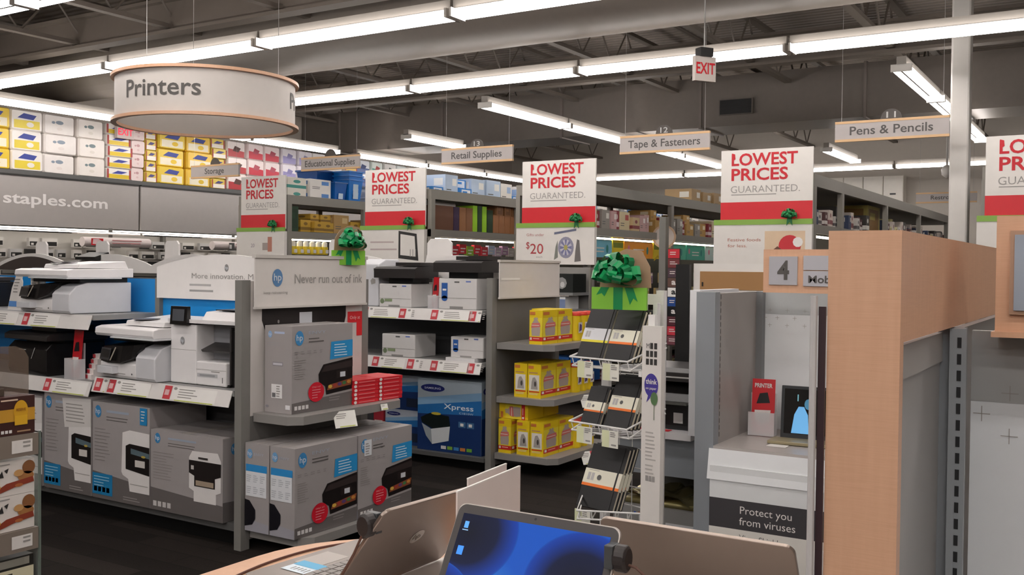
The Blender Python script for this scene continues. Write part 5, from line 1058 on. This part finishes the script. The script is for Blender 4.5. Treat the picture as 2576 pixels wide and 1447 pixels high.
def laptop(name, label, loc, rz, W, L, tilt, lidm, bez, screen=None, logo=False, basem=None):
    t = T(name, label, 'laptop', loc, rz, None); hw = W / 2; Dp = L * .98
    b = MB(); b.ext([(x, y) for x, y in rrect(hw, Dp / 2, .018, 5)], 0, .017, basem or M('#8d837c', .35, .5), 'z'); o = P('base', b, t, bevel=.002); o.location = (0, -Dp / 2 - .002, 0)
    P('keyboard_deck', MB().box(-hw + .025, hw - .025, -Dp * .58, -Dp * .1, .017, .0178, M('#3c3938', .5)), t)
    b = MB(); kw = (W - .06) / 14
    for r_ in range(5):
        for c_ in range(14): x = -hw + .03 + c_ * kw; y = -Dp * .56 + r_ * Dp * .088; b.box(x, x + kw * .86, y, y + Dp * .074, .0178, .0196, M('#8b8580', .45))
    k_ = P('keys', b, t, 'rows of grey keys'); k_['kind'] = 'stuff'
    P('touchpad', MB().box(-.055, .055, -Dp * .92, -Dp * .64, .017, .0175, M('#a39a93', .3)), t)
    piv = Matrix.Rotation(R(-tilt), 4, 'X')
    LD = []
    def lid(nm, mb, lb=None, **k):
        o = P(nm, mb, LD[0] if LD else t, lb, **k)
        if not LD: o.rotation_euler = (R(-tilt), 0, 0); o.location = (0, .002, .018); LD.append(o)
        return o
    pts = [(x, z + L / 2) for x, z in rrect(hw, L / 2, .018, 6)]
    lid('lid', MB().ext(pts, 0, .009, lidm, 'y'), bevel=.002)
    b = MB(); b.ext([(x * .985, (z - L / 2) * .975 + L / 2) for x, z in pts], -.0012, 0, bez, 'y'); b.lathe([(.003, 0), (.003, .001)], BLACK, 10, (0, 0, 0)) if False else None
    f = b.face((0, -.0012, 0), EX, EZ); f.disc(0, L - .011, .003, .003, BLACK, .0006, 10)
    bz = lid('bezel', b)
    b = MB(); b.box(-hw + .018, hw - .018, -.0022, -.0012, .028, L - .022, screen or M('#08090b', .12)); sc = lid('screen', b, 'glowing blue screen' if screen else None)
    if screen:
        b = MB(); f = b.face((-hw + .022, -.0022, .028), EX, EZ); f.r(.006, L - .08, .016, L - .066, M('#4a8fd8', emit=.7), .0006); f.r(.004, L - .085, .018, L - .083, M('#7fa9d0', emit=.6), .0006); f.r(.006, L - .135, .02, L - .117, M('#2f78d8', emit=.8), .0006); lid('desktop_icon', b)
    if logo:
        b = MB(); f = b.face((0, .009, L * .52), (-1, 0, 0), EZ); f.disc(0, 0, .021, .021, M('#d2cbc4', .2, .8), .0006, 24); f.text('hp', -.012, -.007, .017, ALU, .024, .0012); lid('emblem', b, 'round pale emblem')
    return t
laptop('laptop', 'open laptop with glowing blue wallpaper at the bottom centre', (-.99, 1.575, .7735), 0, .372, .25, 30, ALU2, BEZ, WALLP)
laptop('laptop', 'silver laptop seen from behind, back to back with the blue screened one', (-.685, 1.875, .7735), PI, .385, .25, 28, ALU, BEZ, None)
laptop('laptop', 'silver laptop seen from behind at left with keyboard and round emblem', (-1.455, 1.80, .7615), R(-94), .385, .275, 38, ALU, BEZ, None, True)
b = MB(); b.box(0, .075, 0, .09, 0, .0006, M('#d5e3ec', .3)); b.face((0, 0, .0006), EX, EY).r(.0, 0, .035, .09, M('#5fb0d8'), .0004).lines(.045, .08, .025, 6, .012, .004, GTXT, .0004)
one('spec_sticker', b, 'blue and white sticker on the palm rest of the left laptop', 'sticker', loc=(-1.69, 1.78, .7795), rot=(0, 0, R(-94)))
# white cards
def plate(name, label, x, y0, y1, z0, z1, tilt=0):
    b = MB(); b.box(-.002, .002, 0, y1 - y0, 0, z1 - z0, M('#ddd2cd', .35)); b.box(-.0025, .0025, 0, y1 - y0, z1 - z0, z1 - z0 + .003, WHITE)
    return one(name, b, label, 'sign', loc=(x, y0, z0), rot=(0, tilt, R(6)))
plate('blank_sign', 'tall blank white panel standing on the table beside the left laptop', -1.195, 1.715, 2.025, .7725, 1.022)
plate('blank_sign', 'second blank white panel just behind the first on the table', -1.28, 1.88, 2.08, .7725, 1.01)
one('price_card', MB().box(0, .13, 0, .003, 0, .2, M('#dcdcdc', .4)), 'white card standing at the lower right behind the rear laptop', 'card', loc=(-.50, 1.90, .7615), rot=(R(-8), 0, R(8)))
# sensors and cables
def sensor(label, loc, rz, pts):
    t = T('security_sensor', label, 'security sensor', loc, rz)
    b = MB(); b.loft([[(x, r * math.cos(a) * .8, r * math.sin(a)) for a in [2 * PI * k / 20 for k in range(20)]] for x, r in ((-.012, .02), (-.008, .026), (.012, .026), (.016, .02))], M('#2b2524', .4)); b.box(-.028, -.01, -.016, .016, -.02, .024, M('#45484a', .4)); P('sensor_body', b, t, bevel=.002)
    b = MB(); b.tube(pts, .0028, M('#5a3a2c', .5), 6); c = P('cable', b, t, 'thin brown cable')
    return t
sensor('dark round sensor clipped to the right edge of the blue screened laptop', (-.788, 1.664, .962), 0, [(.014, 0, -.01), (.03, .0, -.012), (.055, .002, -.03), (.08, .0, -.07), (.09, -.02, -.12), (.09, -.05, -.186)])
sensor('black sensor clipped to the left edge of the silver laptop with emblem', (-1.345, 1.605, .955), R(-94), [(.012, -.0, -.012), (.02, -.02, -.06), (.02, -.08, -.15), (.04, -.14, -.19), (.02, -.2, -.193)])
def spline(pts, n=8):
    out = []
    for i in range(len(pts) - 1):
        p0 = Vector(pts[max(i - 1, 0)]); p1 = Vector(pts[i]); p2 = Vector(pts[i + 1]); p3 = Vector(pts[min(i + 2, len(pts) - 1)])
        for k in range(n):
            q = k / n; out.append(.5 * ((2 * p1) + (p2 - p0) * q + (2 * p0 - 5 * p1 + 4 * p2 - p3) * q * q + (3 * p1 - p0 - 3 * p2 + p3) * q ** 3))
    return out + [Vector(pts[-1])]
one('cable', MB().tube(spline([(-1.74, 1.52, .7635), (-1.77, 1.62, .7635), (-1.79, 1.76, .7635), (-1.78, 1.90, .7635), (-1.74, 2.0, .7635), (-1.68, 2.08, .7635), (-1.60, 2.12, .7635)]), .003, M('#5a3326', .5), 6), 'brown cable curving over the left end of the maple table', 'cable')

# ================================================================ snack rack at the left edge
t = T('snack_rack', 'narrow dark snack rack at the left edge holding cookie boxes', 'display rack')
SX = -2.79
for z in (.985, .70, .44): P('shelf', MB().box(SX - .3, SX, 1.25, 1.79, z - .008, z, M('#6d6259', .4)), t)
for z in (.985, .70):
    b = MB(); b.box(SX, SX + .004, 1.25, 1.79, z - .065, z, M('#857a70', .3)); f = b.face((SX + .004, 1.25, z - .065), EY, EZ)
    for y in (.10, .455): f.r(y, .012, y + .065, .05, M('#e4e0dc'), .001); f.lines(y + .035, .04, .025, 2, .012, .005, GTXT, .002)
    P('shelf_lip', b, t, 'clear shelf lip with price label')
P('rear_panel', MB().box(SX - .31, SX - .3, 1.25, 1.79, 0, 1.12, M('#4a423c')), t); P('side_frame', MB().tube([(SX, 1.796, 0), (SX, 1.796, .99)], .005, M('#6f7a72', .3), 6).tube([(SX - .3, 1.796, 0), (SX - .3, 1.796, 1.1)], .005, M('#6f7a72', .3), 6), t)
P('side_glass', MB().box(SX - .3, SX - .002, 1.793, 1.797, .0, .98, M('#b9c4bd', .1, alpha=.25)), t)
b = MB(); b.face((SX - .05, 1.3, 1.10), EY, EZ).poly([(0, 0), (.49, 0), (.49, .11), (.475, .135), (.45, .145), (0, .16)], M('#7a6a5c', .15, alpha=.45), 0, t=.004); P('plastic_header', b, t, 'smoky clear plastic header'); P('header_bracket', MB().box(SX - .06, SX - .05, 1.70, 1.715, 1.04, 1.12, SOFTBLK), t)
def snack(nm, label, c, y, z, W, H, art, dp=.13, yaw=0):
    b = MB(); b.box(-dp, 0, 0, W, 0, H, M(c, .5)); art(b.face((0, 0, 0), EY, EZ), W, H); return one(nm, b, label, 'box', 'snack boxes', loc=(SX - .006, y, z))
def a1(f, W, H):
    f.r(0, H * .35, W, H * .68, M('#c9962c')); f.disc(W * .6, H * .62, W * .2, H * .28, M('#d8a31c'), .002, 24); f.r(W * .42, H * .25, W * .78, H * .5, M('#e0ae22'), .003); f.text('RESERVE', W * .47, H * .62, H * .07, M('#8a4a14'), W * .26, .003, .01); f.lines(W * .05, H * .9, W * .5, 1, .01, H * .04, M('#d9c0a9')); f.lines(W * .5, H * .06, W * .4, 1, .01, H * .04, M('#a98a6a')); icons(f, W * .05, H * .06, H * .08, 3)
def a2(f, W, H):
    f.disc(W * .85, H * .75, W * .16, H * .2, M('#8a5a34'), .002, 20); f.disc(W * .78, H * .5, W * .2, H * .14, M('#a5713f'), .002, 20); f.disc(W * .6, H * .62, W * .12, H * .1, M('#c99a62'), .003, 14)
    f.poly([(W * .08, H * .22), (W * .3, H * .36), (W * .95, H * .46), (W * .98, H * .3), (W * .5, H * .22), (W * .12, H * .1)], M('#8f3a24'), .003); f.disc(W * .1, H * .28, W * .06, H * .07, M('#d8b04a'), .004, 12); f.disc(W * .6, H * .27, W * .1, H * .05, M('#b56a3a'), .004, 12)
    f.poly([(W * .1, H * .55), (W * .2, H * .75), (W * .24, H * .55)], SOFTBLK, .002); f.poly([(W * .25, H * .75), (W * .36, H * .8), (W * .32, H * .65)], SOFTBLK, .002); f.lines(W * .06, H * .9, W * .35, 1, .01, H * .03, GTXT, .002)
def a3(f, W, H): f.r(0, H * .1, W, H * .62, M('#d9d3b4')); f.r(W * .05, H * .2, W * .5, H * .5, M('#3a352a'), .002); f.lines(W * .1, H * .36, W * .3, 1, .01, H * .06, M('#cfc9ae'), .003); f.r(W * .2, H * .7, W * .9, H * .95, M('#8d8a80'))
snack('coffee_box', 'dark maroon box with golden coffee seal on the top snack shelf', '#3f1d18', 1.672, .986, .112, .113, a1)
snack('coffee_box', 'second dark maroon box at the very left edge of the snack shelf', '#4a231b', 1.545, .986, .112, .113, a1)
snack('cookie_box', 'upper white cookie box on the middle snack shelf', '#e2dcd6', 1.655, .808, .128, .102, a2)
snack('cookie_box', 'lower white cookie box on the middle snack shelf', '#e2dcd6', 1.655, .701, .128, .106, a2)
snack('cookie_box', 'upper white cookie box farther left on the middle snack shelf', '#e2dcd6', 1.515, .808, .128, .102, a2)
snack('cookie_box', 'lower white cookie box farther left on the middle snack shelf', '#e2dcd6', 1.515, .701, .128, .106, a2)
snack('tea_box', 'black and cream box on the bottom snack shelf', '#23211c', 1.645, .53, .135, .09, a3)
snack('tea_box', 'brown box under the black and cream box on the bottom snack shelf', '#5a3f2c', 1.645, .441, .135, .088, a3)

# ================================================================ end shelf goods below the Gifts under $20 header
t = T('end_display', 'grey end shelves with tissue packs behind the green bow', 'shelf unit', (0, 0, 0))
P('end_back', MB().box(-5.95, -4.96, 9.68, 9.71, .1, 1.50, M('#8c8985', .5)), t)
for z in (1.23, 1.05, .68, .3): P('display_shelf', MB().box(-5.93, -4.98, 9.25, 9.68, z - .03, z, GREY), t)
P('end_side', MB().box(-4.985, -4.965, 9.62, 9.68, 0, 1.5, RAIL).box(-5.95, -5.93, 9.62, 9.68, 0, 1.5, RAIL), t)
def endbox(nm, label, x, z, W, H, c, art, y=9.27, dp=.3):
    b = MB(); b.box(0, W, 0, dp, 0, H, M(c, .4)); art(b.face((0, 0, 0), EX, EZ), W, H); return one(nm, b, label, 'pack', 'goods on the far end shelves', loc=(x, y, z))
def p1(f, W, H): 
    for i, c in enumerate(('#d9483a', '#5aa34a', '#e0b03a', '#7a4aa3', '#b5445a')): f.disc(W * (.22 + .14 * i), H * (.4 + .12 * (i % 2)), W * .1, H * .2, M(c), .001 + i * .0004, 12)
def p2(f, W, H): f.disc(W * .4, H * .5, W * .28, H * .32, M('#9a9a98'), .001, 9); f.disc(W * .45, H * .42, W * .12, H * .16, M('#d2d2d0'), .002, 7)
def p3(f, W, H): f.r(W * .1, H * .2, W * .6, H * .85, M('#1c86cf')); f.text('Cottonelle', W * .14, H * .45, H * .14, WHITE, W * .42, .002, .02); f.r(W * .75, H * .1, W, H * .8, M('#7d8fb5'))
def p4(f, W, H): f.poly([(0, H * .3), (W, H * .1), (W, H * .7), (0, H * .9)], M('#1a5aa5')); f.r(W * .3, H * .4, W * .7, H * .55, M('#8fb9e0'), .002)
def p5(f, W, H): 
    for i in range(3): f.disc(W * (.2 + .3 * i), H * .5, W * .12, H * .3, M(('#c97a4a', '#b5403a', '#8a4a2c')[i]), .001, 10)
endbox('pencil_pack', 'small colourful pack right of the blank white banner', -5.42, 1.231, .17, .19, '#c9c2bf', p1)
endbox('black_box', 'black box with pale figure right of the blank white banner', -5.22, 1.231, .23, .2, '#1e2220', p2)
endbox('snack_pack', 'tan and teal snack pack lying above the tissue pack', -5.33, 1.19, .30, .038, '#bdb3aa', p5, y=9.255, dp=.2)
endbox('tissue_pack', 'white tissue pack with blue label left of the green gift sign', -5.42, 1.051, .34, .135, '#e9ebec', p3)
for i in range(3): endbox('blue_pack', 'blue pack on the third far end shelf, %s from the left' % ORD[i], -5.45 + i * .22, .681, .2, .2, '#2b62a3', p4)
for i in range(3): endbox('blue_pack', 'blue pack on the lowest far end shelf, %s from the left' % ORD[i], -5.45 + i * .22, .301, .2, .24, '#21508f', p4)
